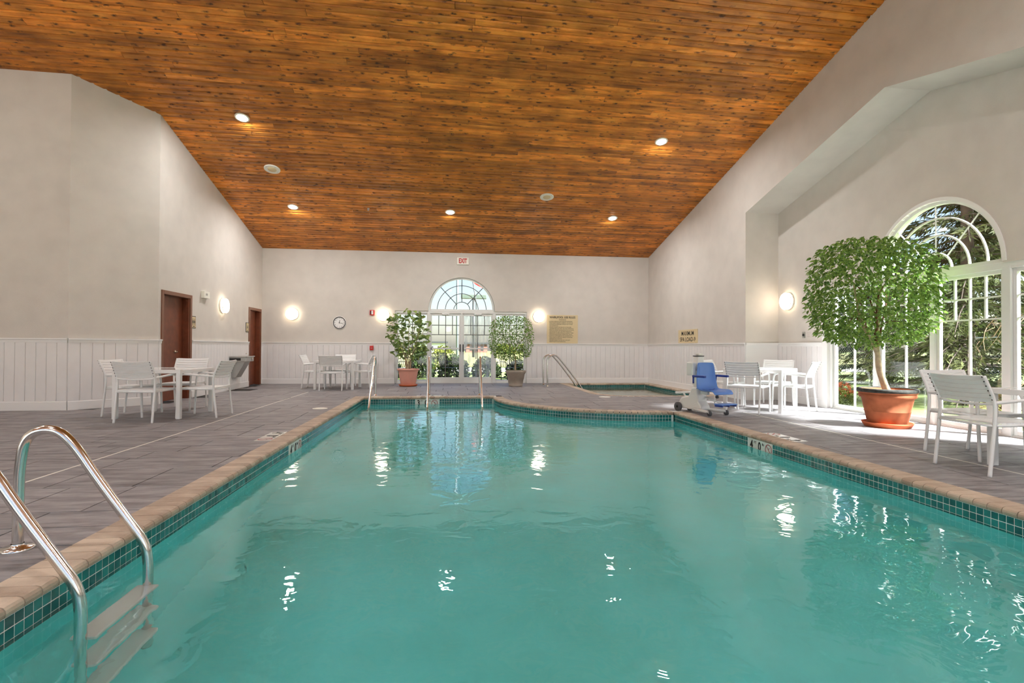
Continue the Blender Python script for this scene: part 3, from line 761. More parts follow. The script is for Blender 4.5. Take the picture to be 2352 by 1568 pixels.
V, F = cut(pool_in, [])
me = slab_mb(V, F, WATER-.0, WATER); mbw = MB(); mbw.add([(p.x, p.y, WATER) for p in V], [tuple(f) for f in F])
o = link('pool_water', mbw.mesh('pool_water', M['water'])); 
for f_ in o.data.polygons:
    if f_.normal.z < 0: f_.flip()
tag(o, 'still teal water filling the swimming pool', 'water', kind='stuff')

# ---- spa
spa = empty('whirlpool_basin'); tag(spa, 'small tiled whirlpool basin in the far right corner', 'whirlpool', kind='structure')
shell(spa_in, -.045, -1.0, 'basin_shell', M['spaplaster'], spa, -1.0)
left = [(S0, SY1)]+arc(S0+SR, SY0+SR, SR, 180, 270, 24)+[(S1, SY0)]
def spn(p):
    c = Vector((S0+SR, SY0+SR))
    if p.y >= SY0+SR: return Vector((1, 0))
    if p.x >= S0+SR: return Vector((0, 1))
    return (c-p).normalized()
coping(spa, left, spn)
coping(spa, [(S0-.18, SY1), (S1+.18, SY1)], inv((0, -1))); coping(spa, [(S1, SY1), (S1, SY0-.18)], inv((-1, 0)))
mb = MB(); mb.box(S0-.18, S1+.2, SY1+.034, YB, -.06, -.003); mb.box(S1+.034, XR, SY0-.2, SY1+.1, -.06, -.003); mb.build('mortar_bed', M['coping'], spa)
mb = MB(); lo = [Vector(p)-spn(Vector(p))*.19 for p in left]; li = [Vector(p)-spn(Vector(p))*.035 for p in left]; n = len(left)
mb.add([(p.x, p.y, -.003) for p in li]+[(p.x, p.y, -.003) for p in lo], [(i, i+1, i+1+n, i+n) for i in range(n-1)]); mb.build('mortar_bed', M['grout'], spa)
slots = []
tile_path([(S0+.02, SY1), (S1, SY1)], inv((0, -1))); tile_path([(S1, SY1), (S1, SY0)], inv((-1, 0)))
rest = MB()
for t in slots:
    mx_ = Matrix.Translation(t[2]) @ Matrix.Rotation(t[3], 4, 'Z'); h = .0233
    rest.add([mx_ @ Vector(q) for q in ((-h, .006, -h), (h, .006, -h), (h, .006, h), (-h, .006, h))], [(0, 1, 2, 3)])
o = rest.build('tile_field', M['tile'], spa); o['kind'] = 'stuff'
mb = MB(); strip([(S0, SY1), (S1, SY1)], inv((0, -1)), .003, -.03, z1); strip([(S1, SY1), (S1, SY0)], inv((-1, 0)), .003, -.03, z1); mb.build('grout_band', M['grout'], spa)
V, F = cut(spa_in, []); mbw = MB(); mbw.add([(p.x, p.y, SPAW) for p in V], [tuple(f) for f in F])
o = link('whirlpool_water', mbw.mesh('whirlpool_water', M['water']))
for f_ in o.data.polygons:
    if f_.normal.z < 0: f_.flip()
tag(o, 'dark still water in the corner whirlpool', 'water', kind='stuff')

# ---- depth markers: white tiles with figures and a no-diving sign
def no_dive(parent, right, up, at, r):
    mw = disc_oriented(right, up, at)
    mb = MB(); n = 28; vs = []; fs = []
    for i in range(n):
        a = 2*PI*i/n; c, s = math.cos(a), math.sin(a)
        vs += [(r*c, r*s, .001), (r*.84*c, r*.84*s, .001)]
    for i in range(n): fs.append((2*i, 2*((i+1) % n), 2*((i+1) % n)+1, 2*i+1))
    mb.add([mw @ Vector(v) for v in vs], fs)
    d = Vector((-.66, .66, 0)); e_ = Vector((.055, .055, 0))
    mb.add([mw @ Vector((q.x*r, q.y*r, .0012)) for q in (d+e_*1, d-e_, -d-e_, -d+e_)], [(0, 1, 2, 3)])
    mb.build('no_diving_sign', M['redring'], parent)
    f = MB(); f.add([mw @ Vector((x*r, y_*r, .0008)) for x, y_ in ((.02, .10), (.12, .32), (.30, .44), (.36, .36), (.2, .22), (.14, .02))], [(0, 1, 2, 3, 4, 5)]); f.build('diver_figure', M['ink'], parent)
def depth_marker(label, right, up, at, big, second, w_=.62, h_=.15, name='depth_marker'):
    R_, U = Vector(right).normalized(), Vector(up).normalized(); n = R_.cross(U); at = Vector(at)
    root = empty(name); tag(root, label, 'sign')
    mw = disc_oriented(R_, U, at)
    mb = MB()
    for k, (a, b_) in enumerate(((-w_/2, -w_/6), (-w_/6, w_/6), (w_/6, w_/2))):
        q = MB().box(a+.0015, b_-.0015, -h_/2, h_/2, -.008, 0); me = q.mesh('plate', M['depth']); o_ = link('plate', me, None, root); o_.matrix_local = mw
    S_ = h_*1.0
    put_text('figure', big, S_, M['ink'], root, R_, U, at-R_*w_*.385+n*.0005, width=.8, bold=.03)
    put_text('unit', 'FT', S_*.3, M['ink'], root, R_, U, at-R_*w_*.235+U*h_*.26+n*.0005)
    put_text('figure', second, S_, M['ink'], root, R_, U, at-R_*w_*.04+n*.0005, width=.8, bold=.03)
    put_text('unit', 'IN', S_*.3, M['ink'], root, R_, U, at+R_*w_*.11+U*h_*.26+n*.0005)
    no_dive(root, R_, U, at+R_*w_*.335+n*.0006, h_*.43)
    return root
depth_marker('white tile depth marker on the right pool wall', (0, -1, 0), (0, 0, 1), (TR-.009, 6.055, -.130), '4', '0', w_=.49)
depth_marker('white tile depth marker on the left pool wall', (0, 1, 0), (0, 0, 1), (TL+.009, 6.55, -.130), '4', '0', w_=.48)
depth_marker('white tile depth marker on the far pool wall, behind a handrail', (1, 0, 0), (0, 0, 1), (-.478, TF-.009, -.130), '3', '0', w_=.47)
depth_marker('white depth marker set in the left deck beside the coping', (0, -1, 0), (1, 0, 0), (-2.098, 6.60, .003), '4', '0', w_=.63, h_=.185)
depth_marker('white depth marker set in the right deck beside the coping', (0, 1, 0), (-1, 0, 0), (4.015, 6.0, .003), '4', '0', w_=.63, h_=.17)
depth_marker('white depth marker set in the far deck behind the pool steps', (-1, 0, 0), (0, -1, 0), (-.40, TF+.262, .003), '3', '0', w_=.63, h_=.13)
for lb, x, y_ in (('white round skimmer lid in the left deck', -2.213, 9.467), ('white round skimmer lid in the deck before the whirlpool', 3.343, 11.22)):
    root = empty('skimmer_lid', (x, y_, 0)); tag(root, lb, 'lid')
    MB().lathe([(.125, 0), (.125, .004), (.118, .006)], 28, cap1=True).build('rim', M['offwhite'], root)
    MB().lathe([(.1, .006), (.1, .009), (.02, .009), (.02, .006)], 28).build('cover', M['offwhite'], root)

# =================================================================== RAILS
def smooth_path(pts, it=2):
    pts = [Vector(p) for p in pts]
    for _ in range(it):
        q = [pts[0]]
        for i in range(len(pts)-1):
            a, b = pts[i], pts[i+1]; q += [a*.75+b*.25, a*.25+b*.75]
        q.append(pts[-1]); pts = q
    return pts
flange_me = MB().lathe([(.074, 0), (.074, .008), (.066, .014), (.03, .016), (.028, .03)], 28).mesh('flange', M['steel'])
root = empty('pool_ladder', (-2.247, 2.82, 0)); tag(root, 'stainless steel pool ladder with white treads in the near left corner', 'ladder')
for dy in (3.08-2.82, 2.555-2.82):
    pts = [(0, dy, 0), (.002, dy, .30), (.004, dy, .42), (.03, dy, .60), (.17, dy, .635), (.27, dy, .54), (.38, dy, .36), (.55, dy, .115), (.625, dy, .005), (.64, dy, -.09), (.64, dy, -.2), (.64, dy, -1.05)]
    MB().tube(smooth_path(pts, 3), .0245, 16).build('rail', M['steel'], root)
    link('flange', flange_me, None, root, (0, dy, 0))
for z in (-.31, -.58, -.85):
    MB().box(.59, .70, 2.56-2.82, 3.075-2.82, z-.03, z).build('tread', M['step'], root, bevel=.008)
small_flange = MB().lathe([(.06, 0), (.06, .008), (.026, .014), (.024, .03)], 20).mesh('flange', M['steel'])
for lb, x in (('stainless handrail into the pool, leftmost of three at the far steps', -1.615), ('stainless handrail into the pool, middle of three at the far steps', -.45), ('stainless handrail into the pool, rightmost of three at the far steps', .67)):
    root = empty('pool_handrail', (x, 11.93, 0)); tag(root, lb, 'handrail', 'handrails at the far steps')
    pts = [(0, 0, 0), (0, 0, .55), (0, -.01, .78), (0, -.14, .87), (0, -.26, .72), (0, -.5, .40), (0, -.98, -.16), (0, -1.25, -.48)]
    MB().tube(smooth_path(pts, 3), .0225, 12).build('rail', M['steel'], root); link('flange', small_flange, None, root, (0, 0, 0))
for lb, y_ in (('stainless whirlpool handrail nearer the rear wall', 15.08), ('stainless whirlpool handrail, nearer of the two', 14.45)):
    root = empty('whirlpool_handrail', (2.675, y_, 0)); tag(root, lb, 'handrail', 'handrails at the whirlpool')
    pts = [(0, 0, 0), (0, 0, .6), (.01, 0, .80), (.2, 0, .88), (.34, 0, .76), (.62, 0, .42), (.98, 0, -.06), (1.04, 0, -.2), (1.04, 0, -.5)]
    MB().tube(smooth_path(pts, 3), .0225, 12).build('rail', M['steel'], root); link('flange', small_flange, None, root)

# =================================================================== CHAIRS AND TABLES
def make_chair():
    root = empty('armchair'); A = M['alu']; r = .0155
    for s in (-1, 1):
        x = .262*s
        MB().tube(smooth_path([(x, -.295, 0), (x, -.262, .30), (x, -.240, .52), (x, -.245, .62), (x, -.285, .72), (x, -.345, .845)], 2), r, 8).build('back_leg', A, root)
        MB().tube(smooth_path([(x, .275, 0), (x, .262, .30), (x, .252, .56), (x, .225, .645), (x, .13, .650), (x, -.25, .618)], 2), r, 8).build('front_leg', A, root)
        MB().tube([(x*.97, -.25, .425), (x*.97, .262, .432)], .013, 6).build('side_rail', A, root)
    MB().tube([(-.26, -.252, .425), (.26, -.252, .425)], .013, 6).build('back_rail', A, root)
    MB().tube([(-.26, .255, .425), (.26, .255, .425)], .013, 6).build('front_rail', A, root)
    MB().tube(smooth_path([(-.262, -.246, .612), (-.13, -.270, .597), (.13, -.270, .597), (.262, -.246, .612)]), .012, 6).build('lower_back_rail', A, root)
    sl = MB().box(-.248, .248, -.031, .031, -.006, .006).mesh('seat_slat', A)
    for i in range(8): link('seat_slat', sl, None, root, (0, -.225+.0655*i, .445))
    bs = MB()
    vs = []; n = 6
    for i in range(n+1):
        t = -1+2*i/n; xx = .25*t; yy = -.018*(1-t*t)
        vs += [(xx, yy-.006, -.0185), (xx, yy+.006, -.0185), (xx, yy+.006, .0185), (xx, yy-.006, .0185)]
    fs = []
    for i in range(n):
        for k in range(4): fs.append((i*4+k, i*4+(k+1) % 4, i*4+4+(k+1) % 4, i*4+4+k))
    fs += [(0, 1, 2, 3), (n*4, n*4+3, n*4+2, n*4+1)]
    bsm = bs.add(vs, fs).mesh('back_slat', A)
    rv = MB().lathe([(.006, 0), (.006, .004)], 8, cap1=True).mesh('rivet', M['rivet'])
    for i in range(6):
        z = .642+.0385*i; y_ = -.253-.092*(i/5)*(1 if i else 0)
        y_ = -.250-.5*(z-.64)**1.0*.95
        link('back_slat', bsm, None, root, (0, y_, z), (-.0-.42, 0, 0)) if False else link('back_slat', bsm, None, root, (0, y_, z), (.46, 0, 0))
        for s in (-1, 1): link('rivet', rv, None, root, (.262*s, y_-.018, z+.005), (PI/2+.46, 0, 0))
    return root
def make_table():
    root = empty('square_table'); A = M['alu']; h = .48
    for sx in (-1, 1):
        for sy in (-1, 1):
            MB().box(sx*h-(.06 if sx > 0 else 0), sx*h+(.06 if sx < 0 else 0), sy*h-(.06 if sy > 0 else 0), sy*h+(.06 if sy < 0 else 0), 0, .665).build('leg', A, root, bevel=.005)
    for b in ((-h+.06, h-.06, -h, -h+.045), (-h+.06, h-.06, h-.045, h), (-h, -h+.045, -h+.06, h-.06), (h-.045, h, -h+.06, h-.06)):
        MB().box(*b, .665, .715).build('apron', A, root, bevel=.004)
    for sx in (-1, 1):
        for sy in (-1, 1):
            MB().box(sx*h-(.062 if sx > 0 else 0), sx*h+(.062 if sx < 0 else 0), sy*h-(.062 if sy > 0 else 0), sy*h+(.062 if sy < 0 else 0), .664, .716).build('corner_block', A, root)
    MB().box(-h+.04, h-.04, -h+.04, h-.04, .706, .713).build('table_top', M['tabletop'], root)
    return root
chair0 = make_chair(); table0 = make_table(); used = {'c': False, 't': False}
def place_chair(x, y_, face, label, grp):
    """x,y: middle of the four feet; face: compass angle the sitter looks to (0 = +Y, 90 = +X)"""
    o = chair0 if not used['c'] else copy_tree(chair0); used['c'] = True
    o.location = (x, y_, 0); o.rotation_euler = (0, 0, -math.radians(face)); tag(o, label, 'chair', grp)
def place_table(x, y_, rz, label):
    o = table0 if not used['t'] else copy_tree(table0); used['t'] = True
    o.location = (x, y_, 0); o.rotation_euler = (0, 0, math.radians(rz)); tag(o, label, 'table', 'square white tables')
gA, gB, gC, gD = 'chairs at the table by the slanted wall', 'chairs at the table by the rear wall', 'chairs at the table behind the pool lift', 'chairs at the table by the near window'
place_table(-4.34, 8.75, -4, 'square white metal table near the slanted left wall')
place_chair(-4.297, 8.17, 6, 'white slatted armchair seen from behind at the table near the slanted left wall', gA)
place_chair(-4.86, 8.86, 92, 'white armchair left of the table near the slanted left wall', gA)
place_chair(-3.71, 8.60, 272, 'white slatted armchair right of the table near the slanted left wall', gA)
place_chair(-4.49, 9.57, 182, 'white armchair in front of the nearer brown door', gA)
place_table(-2.82, 13.95, -2, 'square white metal table by the rear wall under the clock')
place_chair(-2.83, 13.42, 0, 'white slatted armchair seen from behind at the table under the clock', gB)
place_chair(-3.37, 14.02, 91, 'white armchair left of the table under the clock', gB)
place_chair(-2.28, 13.9, 269, 'white slatted armchair right of the table under the clock', gB)
place_chair(-2.80, 14.50, 180, 'white armchair behind the table under the clock', gB)
u_, v_ = Vector((math.cos(math.radians(41.5)), math.sin(math.radians(41.5)))), Vector((-math.sin(math.radians(41.5)), math.cos(math.radians(41.5))))
ctr = Vector((5.47, 8.85)); place_table(ctr.x, ctr.y, 41.5, 'square white metal table between the pool lift and the bay wall')
q = ctr-u_*.64; place_chair(q.x, q.y, 48.5, 'white slatted armchair seen from behind, beside the blue pool lift seat', gC)
q = ctr-v_*.54; place_chair(q.x, q.y, -41.5, 'white slatted armchair on the window side of the table by the pool lift', gC)
q = ctr+u_*.78; place_chair(q.x, q.y, 228.5, 'white armchair with its back to the bay wall wainscot', gC)
q = ctr+v_*.62; place_chair(q.x, q.y, 138.5, 'white armchair half hidden behind the blue pool lift', gC)
place_table(5.45, 3.93, 0, 'square white metal table cut by the right edge of the picture')
place_chair(4.805, 4.22, 92, 'white slatted armchair seen from behind at the right edge, nearest the pool', gD)
place_chair(5.26, 4.79, 178, 'white armchair between the near right table and the big terracotta pot', gD)

# =================================================================== POOL LIFT
lf = empty('pool_lift', (4.10, 8.40, 0), math.radians(-72)); tag(lf, 'white pool lift with blue plastic seat parked on the right deck', 'pool lift')
# local +x: the way the sitter looks, +y: the sitter's left
b = MB(); b.prism([(-.36, .05), (-.36, .16), (-.30, .24), (-.14, .27), (-.06, .42), (.06, .42), (.09, .20), (.16, .12), (.16, .05)], .20, 'Y', -.10)
b.build('base_body', M['lift'], lf, bevel=.025)
MB().box(-.055, .055, -.065, .065, .38, .93).build('mast', M['lift'], lf, bevel=.012)
MB().box(-.06, .06, -.07, .07, .93, .945).build('mast_cap', M['rubber'], lf, bevel=.004)
MB().box(-.03, .045, -.04, .04, .945, .985).build('mast_head', M['lift'], lf, bevel=.012)
MB().box(-.075, .075, -.20, -.12, .62, .84).build('control_box', M['lift'], lf, bevel=.02)
MB().box(-.09, .05, -.12, .21, .70, .83).build('battery_cover', M['lift'], lf, bevel=.03)
for s in (-1, 1):
    MB().tube([(.0, .10*s, .07), (.20, .13*s, .06), (.42, .18*s, .06)], .024, 8).build('outrigger', M['lift'], lf)
    Mx = Matrix.Translation((.42, .18*s-.015, .042)) @ Matrix.Rotation(-PI/2, 4, 'X')
    MB().lathe([(.012, 0), (.042, 0), (.042, .03), (.012, .03)], 20, M=Mx).build('caster', M['rubber'], lf)
    Mx = Matrix.Translation((-.34, .13*s-.02, .075)) @ Matrix.Rotation(-PI/2, 4, 'X')
    w_ = MB().lathe([(.02, 0), (.075, .0), (.075, .04), (.02, .04)], 24, M=Mx).build('wheel', M['rubber'], lf)
MB().tube([(-.36, -.16, .31), (-.36, .16, .31)], .02, 10).build('push_handle', M['lift'], lf)
MB().tube([(-.28, 0, .22), (-.36, 0, .31)], .015, 8).build('handle_stem', M['lift'], lf)
MB().tube([(.05, 0, .34), (.24, -.02, .335)], .028, 8).build('seat_arm', M['lift'], lf)
MB().tube([(.05, .07, .27), (.36, .07, .2), (.52, .05, .19)], .014, 8).build('leg_bar', M['lift'], lf)
MB().box(.02, .06, .08, .12, .08, .36).build('support_bracket', M['lift'], lf, bevel=.006)
Mx = Matrix.Translation((.32, .1, .285)) @ Matrix.Rotation(PI/2, 4, 'X'); MB().lathe([(.0, 0), (.026, 0), (.026, .03), (0, .03)], 16, M=Mx).build('knob', M['rubber'], lf)
# seat shell: back, corner and pan as one swept sheet
prof_s = [(.115, .835, .165), (.12, .80, .185), (.125, .66, .205), (.13, .55, .215), (.145, .45, .225), (.18, .385, .23), (.26, .365, .23), (.38, .37, .225), (.48, .375, .215), (.53, .36, .205), (.535, .335, .20)]
def sheet(prof, th, side_up=.05):
    mb = MB(); n = 9; vs = []
    for k, (x, z, hw) in enumerate(prof):
        for j in range(n):
            t = -1+2*j/(n-1); e_ = abs(t)**4
            dx = .035*e_ if k < 5 else 0; dz = .03*e_ if 4 <= k < 9 else 0
            vs.append((x+dx, hw*t, z+dz))
    m_ = len(prof); fs = [(i*n+j, i*n+j+1, (i+1)*n+j+1, (i+1)*n+j) for i in range(m_-1) for j in range(n-1)]
    return mb.add(vs, fs, True)
o = sheet(prof_s, .02).build('seat_shell', M['blue'], lf); md = o.modifiers.new('s', 'SOLIDIFY'); md.thickness = .022; md.offset = -1; md2 = o.modifiers.new('ss', 'SUBSURF'); md2.levels = 1; md2.render_levels = 1
for s in (-1, 1):
    MB().box(.13, .40, s*.245-.022, s*.245+.022, .60, .635).build('armrest', M['blue2'], lf, bevel=.01)
    MB().tube([(.135, s*.24, .50), (.14, s*.245, .61)], .014, 8).build('armrest_post', M['blue2'], lf)
MB().box(.49, .66, -.16, .16, .185, .205).build('footrest', M['blue'], lf, bevel=.008)
for y_ in (-.14, 0, .14): MB().box(.50, .65, y_-.01, y_+.01, .16, .186).build('footrest_rib', M['blue2'], lf)
MB().tube(smooth_path([(.16, -.20, .42), (.22, -.1, .40), (.26, .02, .395), (.22, .12, .40), (.16, .20, .43)]), .012, 6, flat=.4).build('seat_belt', M['blue2'], lf)

# =================================================================== POTTED PLANTS
def leaf_shape(L_, W_, fold=.25):
    """leaf along +x with a folded midrib"""
    return [(0, 0, 0), (L_*.30, W_*.5, W_*fold*.5), (L_*.68, W_*.40, W_*fold*.4), (L_, 0, -L_*.08), (L_*.68, -W_*.40, W_*fold*.4), (L_*.30, -W_*.5, W_*fold*.5), (L_*.5, 0, 0)], [(0, 6, 1), (1, 6, 2), (2, 6, 3), (3, 6, 4), (4, 6, 5), (5, 6, 0)]
def leaf_matrix(p, d, roll):
    x = d.normalized(); h = Vector((0, 0, 1)) if abs(x.z) < .95 else Vector((1, 0, 0))
    y_ = h.cross(x).normalized(); z = x.cross(y_); m_ = Matrix((x, y_, z)).transposed().to_4x4() @ Matrix.Rotation(roll, 4, 'X'); m_.translation = p
    return m_
def crown_points(n, c, hx, hy, hz, ax, rng, shell=.45, power=3.2):
    out = []; ay = Vector((-ax.y, ax.x, 0))
    while len(out) < n:
        p = Vector((rng.uniform(-1, 1), rng.uniform(-1, 1), rng.uniform(-1, 1)))
        q = (abs(p.x)**power+abs(p.y)**2.4+abs(p.z)**power)
        if q > 1 or (q < shell and rng.random() < .72): continue
        out.append((c+ax*p.x*hx+ay*p.y*hy+Vector((0, 0, p.z*hz)), p))
    return out
def ficus(root, base, crown_c, hx, hy, hz, ax, n, L_, trunk, fork, mt, nparts, seed, droop=.9, nb=34, twig=.008):
    rng = random.Random(seed); bl = Vector(root.location)
    MB().tube(smooth_path(trunk, 2), [.045*(base)]*0 or [max(.016, base*(1-.5*i/(len(smooth_path(trunk, 2))-1))) for i in range(len(smooth_path(trunk, 2)))], 10).build('trunk', M['bark'], root)
    pts = crown_points(n, crown_c, hx, hy, hz, ax, rng)
    ends = rng.sample(pts, nb)
    top = Vector(trunk[-1])
    for k, (e_, _) in enumerate(ends):
        s0 = fork[k % len(fork)]; s0 = Vector(s0); mid = s0.lerp(e_, .5)+Vector((rng.uniform(-.05, .05), rng.uniform(-.05, .05), .06))
        pth = smooth_path([top.lerp(s0, .0) if k < len(fork) else s0, s0, mid, e_], 1); rr = [twig*(1.9 if k < 6 else 1)*(1-.75*i/(len(pth)-1)) for i in range(len(pth))]
        MB().tube(pth, rr, 5).build('branch', M['twig'], root)
    lv, lf_ = leaf_shape(L_, L_*.52)
    ordered = sorted(pts, key=lambda t: (t[0]+bl-campos).length)
    rest = MB(); me0 = None
    k = 0
    for (p, q) in ordered:
        outw = (ax*q.x+Vector((-ax.y, ax.x, 0))*q.y); d = Vector((rng.gauss(0, .55), rng.gauss(0, .55), -droop*rng.uniform(.2, 1.3)+.25))+outw*.6
        mm = leaf_matrix(p, d, rng.uniform(-.9, .9)) @ Matrix.Scale(rng.uniform(.7, 1.2), 4)
        if k < nparts:
            if me0 is None:
                t_ = MB(); t_.add(lv, lf_); me0 = t_.mesh('leaf', mt, fix=False)
            o = link('leaf', me0, None, root); o.matrix_local = mm; k += 1
        else: rest.add([mm @ Vector(v) for v in lv], lf_)
    o = link('foliage', rest.mesh('foliage', mt, fix=False), None, root); o['kind'] = 'stuff'
# big ficus by the bay windows
root = empty('potted_ficus', (6.01, 6.70, 0)); tag(root, 'large leafy ficus tree in a terracotta pot by the bay windows', 'potted plant')
MB().lathe([(.0, .0), (.27, .0), (.30, .05), (.305, .065), (.285, .065), (.27, .02), (.0, .02)], 40).build('saucer', M['saucer'], root)
pot = MB().lathe([(.0, .021), (.225, .021), (.23, .03), (.268, .21), (.273, .214), (.273, .222), (.270, .226), (.305, .395), (.325, .40), (.338, .42), (.338, .445), (.33, .455), (.345, .462), (.355, .49), (.352, .515), (.335, .525), (.318, .515), (.30, .42), (.0, .42)], 48).build('pot', M['terra'], root)
MB().lathe([(.346, .472), (.362, .49), (.360, .518), (.338, .530), (.316, .52), (.322, .506), (.338, .515), (.349, .508), (.350, .488)], 48).build('crusted_rim', M['crust'], root)
MB().lathe([(.0, .47), (.31, .455)], 32).build('soil', M['soil'], root)
axr = Vector((.9933, -.116, 0))
tr = [(-.0, -.02, .44), (-.06, .0, .62), (-.12, .01, .80), (-.14, .0, .95), (-.15, .0, 1.06)]
ficus(root, .052, Vector((-.21, .02, 1.86)),   .82, .58, .76, axr, 5200, .078, tr, [(-.30, .0, 1.30), (-.18, .02, 1.35), (-.42, .05, 1.55), (-.05, .0, 1.55), (-.25, -.1, 1.75), (-.1, .1, 1.7)], M['leaf'], 300, 3)
# the two thick limbs of the fork
MB().tube(smooth_path([(-.14, 0, 1.0), (-.26, 0, 1.22), (-.36, .02, 1.42), (-.42, .02, 1.62), (-.5, .0, 1.95)], 2), [.032-.0012*i for i in range(len(smooth_path([0]*0 or [(0, 0, 0)]*5, 2)))], 8).build('limb', M['bark'], root)
MB().tube(smooth_path([(-.15, 0, 1.02), (-.14, .0, 1.3), (-.1, .02, 1.55), (-.12, .0, 1.9)], 2), [.026-.0012*i for i in range(len(smooth_path([(0, 0, 0)]*4, 2)))], 8).build('limb', M['bark'], root)
# small ficus in the grey pot
root = empty('potted_ficus', (1.80, 14.50, 0)); tag(root, 'small bushy ficus in a grey pot right of the glass doors', 'potted plant')
MB().lathe([(0, 0), (.185, 0), (.195, .03), (.19, .035), (.205, .1), (.215, .19), (.222, .195), (.245, .33), (.27, .36), (.285, .40), (.285, .43), (.265, .435), (.24, .36), (0, .36)], 40).build('pot', M['greypot'], root)
MB().lathe([(0, .40), (.25, .39)], 24).build('soil', M['soil'], root)
ficus(root, .03, Vector((-.13, 0, 1.33)), .60, .45, .62, axr, 3000, .058, [(.0, 0, .38), (-.02, 0, .55), (-.0, .0, .7), (-.03, 0, .85)], [(-.1, 0, 1.0), (.02, 0, 1.05), (-.2, 0, 1.2)], M['leaf2'], 0, 9, nb=20, twig=.006)
# fiddle-leaf fig in the pink pot
root = empty('potted_fig', (-1.12, 14.66, 0)); tag(root, 'broad-leaved fig plant in a pink pot left of the glass doors', 'potted plant')
MB().lathe([(0, 0), (.22, 0), (.25, .03), (.255, .05), (.235, .05), (.22, .015), (0, .015)], 36).build('saucer', M['saucer'], root)
MB().lathe([(0, .016), (.19, .016), (.2, .03), (.262, .42), (.262, .425), (.29, .43), (.296, .45), (.295, .47), (.28, .48), (.262, .47), (.255, .40), (0, .40)], 40).build('pot', M['pinkpot'], root)
MB().lathe([(0, .42), (.25, .41)], 24).build('soil', M['soil'], root)
rng = random.Random(21); stems = []
for k in range(7):
    a = 2*PI*k/7+.3; e_ = Vector((.45*math.cos(a), .32*math.sin(a), rng.uniform(1.5, 1.95)))
    pth = smooth_path([(.06*math.cos(a), .06*math.sin(a), .40), (.08*math.cos(a), .08*math.sin(a), .8), (e_.x*.6, e_.y*.6, 1.15), e_], 2)
    MB().tube(pth, [.016-.010*i/(len(pth)-1) for i in range(len(pth))], 6).build('stem', M['bark'], root); stems.append(pth)
fv, ff = leaf_shape(.17, .14, .35); fv[2] = (.125, .067, .018); fv[4] = (.125, -.067, .018); fv[1] = (.05, .042, .012); fv[5] = (.05, -.042, .012)
t_ = MB(); t_.add(fv, ff); fm = t_.mesh('leaf', M['fig'], fix=False)
for (p, q) in crown_points(290, Vector((.0, 0, 1.38)), .61, .5, .70, axr, rng, .35, 2.4):
    d = axr*q.x+Vector((.116, .993, 0))*q.y+Vector((rng.gauss(0, .4), rng.gauss(0, .4), rng.uniform(-.5, .9)))
    o = link('leaf', fm, None, root); o.matrix_local = leaf_matrix(p-d.normalized()*.1, d, rng.uniform(-.7, .7)) @ Matrix.Scale(rng.uniform(.75, 1.15), 4)

# =================================================================== FIXTURES
def on_wall(x, y_, z, nrm):
    n = Vector(nrm).normalized(); up = Vector((0, 0, 1)); r_ = up.cross(n); m_ = Matrix((r_, up, n)).transposed().to_4x4(); m_.translation = (x, y_, z); return m_
def sconce(x, y_, z, nrm, label):
    root = empty('wall_sconce'); root.matrix_world = on_wall(x, y_, z, nrm); tag(root, label, 'wall lamp', 'round wall sconces')
    MB().lathe([(0, 0), (.172, 0), (.172, .03), (.165, .034)], 40).build('backplate', M['offwhite'], root)
    MB().lathe([(.168, .03), (.168, .085), (.160, .105), (.13, .115), (0, .118)], 40).build('diffuser', M['sconce'], root)
    MB().lathe([(.170, .072), (.176, .074), (.176, .086), (.170, .088)], 40).build('ring', M['offwhite'], root)
sconce(-4.466, YB, 1.987, (0, -1, 0), 'round glowing wall sconce left of the clock')
sconce(-1.923, YB, 1.985, (0, -1, 0), 'round glowing wall sconce beside the red alarm strobe')
sconce(2.644, YB, 1.990, (0, -1, 0), 'round glowing wall sconce beside the whirlpool rules sign')
sconce(XL, 13.12, 2.007, (1, 0, 0), 'round glowing wall sconce on the left wall between the doors')
sconce(XFAR, 7.0, 2.0, (1, 0, 0), 'added unseen fill sconce on the outer left wall, far end')  # out-of-view sconces, from here to the right wall, added as fill light
sconce(XFAR, 3.5, 2.0, (1, 0, 0), 'added unseen fill sconce in the middle of the outer left wall')
sconce(XFAR, 0.0, 2.0, (1, 0, 0), 'added unseen fill sconce on the outer left wall, near end')
sconce(-5.1, YF, 2.2, (0, 1, 0), 'added unseen fill sconce behind the camera, left of the middle opening')
sconce(-.1, YF, 2.2, (0, 1, 0), 'added unseen fill sconce behind the camera, right of the middle opening')
sconce(XR, 1.2, 2.0, (-1, 0, 0), 'added unseen fill sconce on the right wall nearest the camera')
sconce(XW, 10.0, 2.023, (-1, 0, 0), 'round glowing wall sconce on the bay wall by the big ficus')
def on_ceiling(x, y_):
    e_ = .01; gx = (ceil_z(x+e_, y_)-ceil_z(x-e_, y_))/(2*e_); gy = (ceil_z(x, y_+e_)-ceil_z(x, y_-e_))/(2*e_)
    n = Vector((gx, gy, -1)).normalized(); r_ = Vector((1, 0, 0)); r_ = (r_-n*r_.dot(n)).normalized(); u2 = n.cross(r_)
    m_ = Matrix((r_, u2, n)).transposed().to_4x4(); m_.translation = (x, y_, ceil_z(x, y_)); return m_
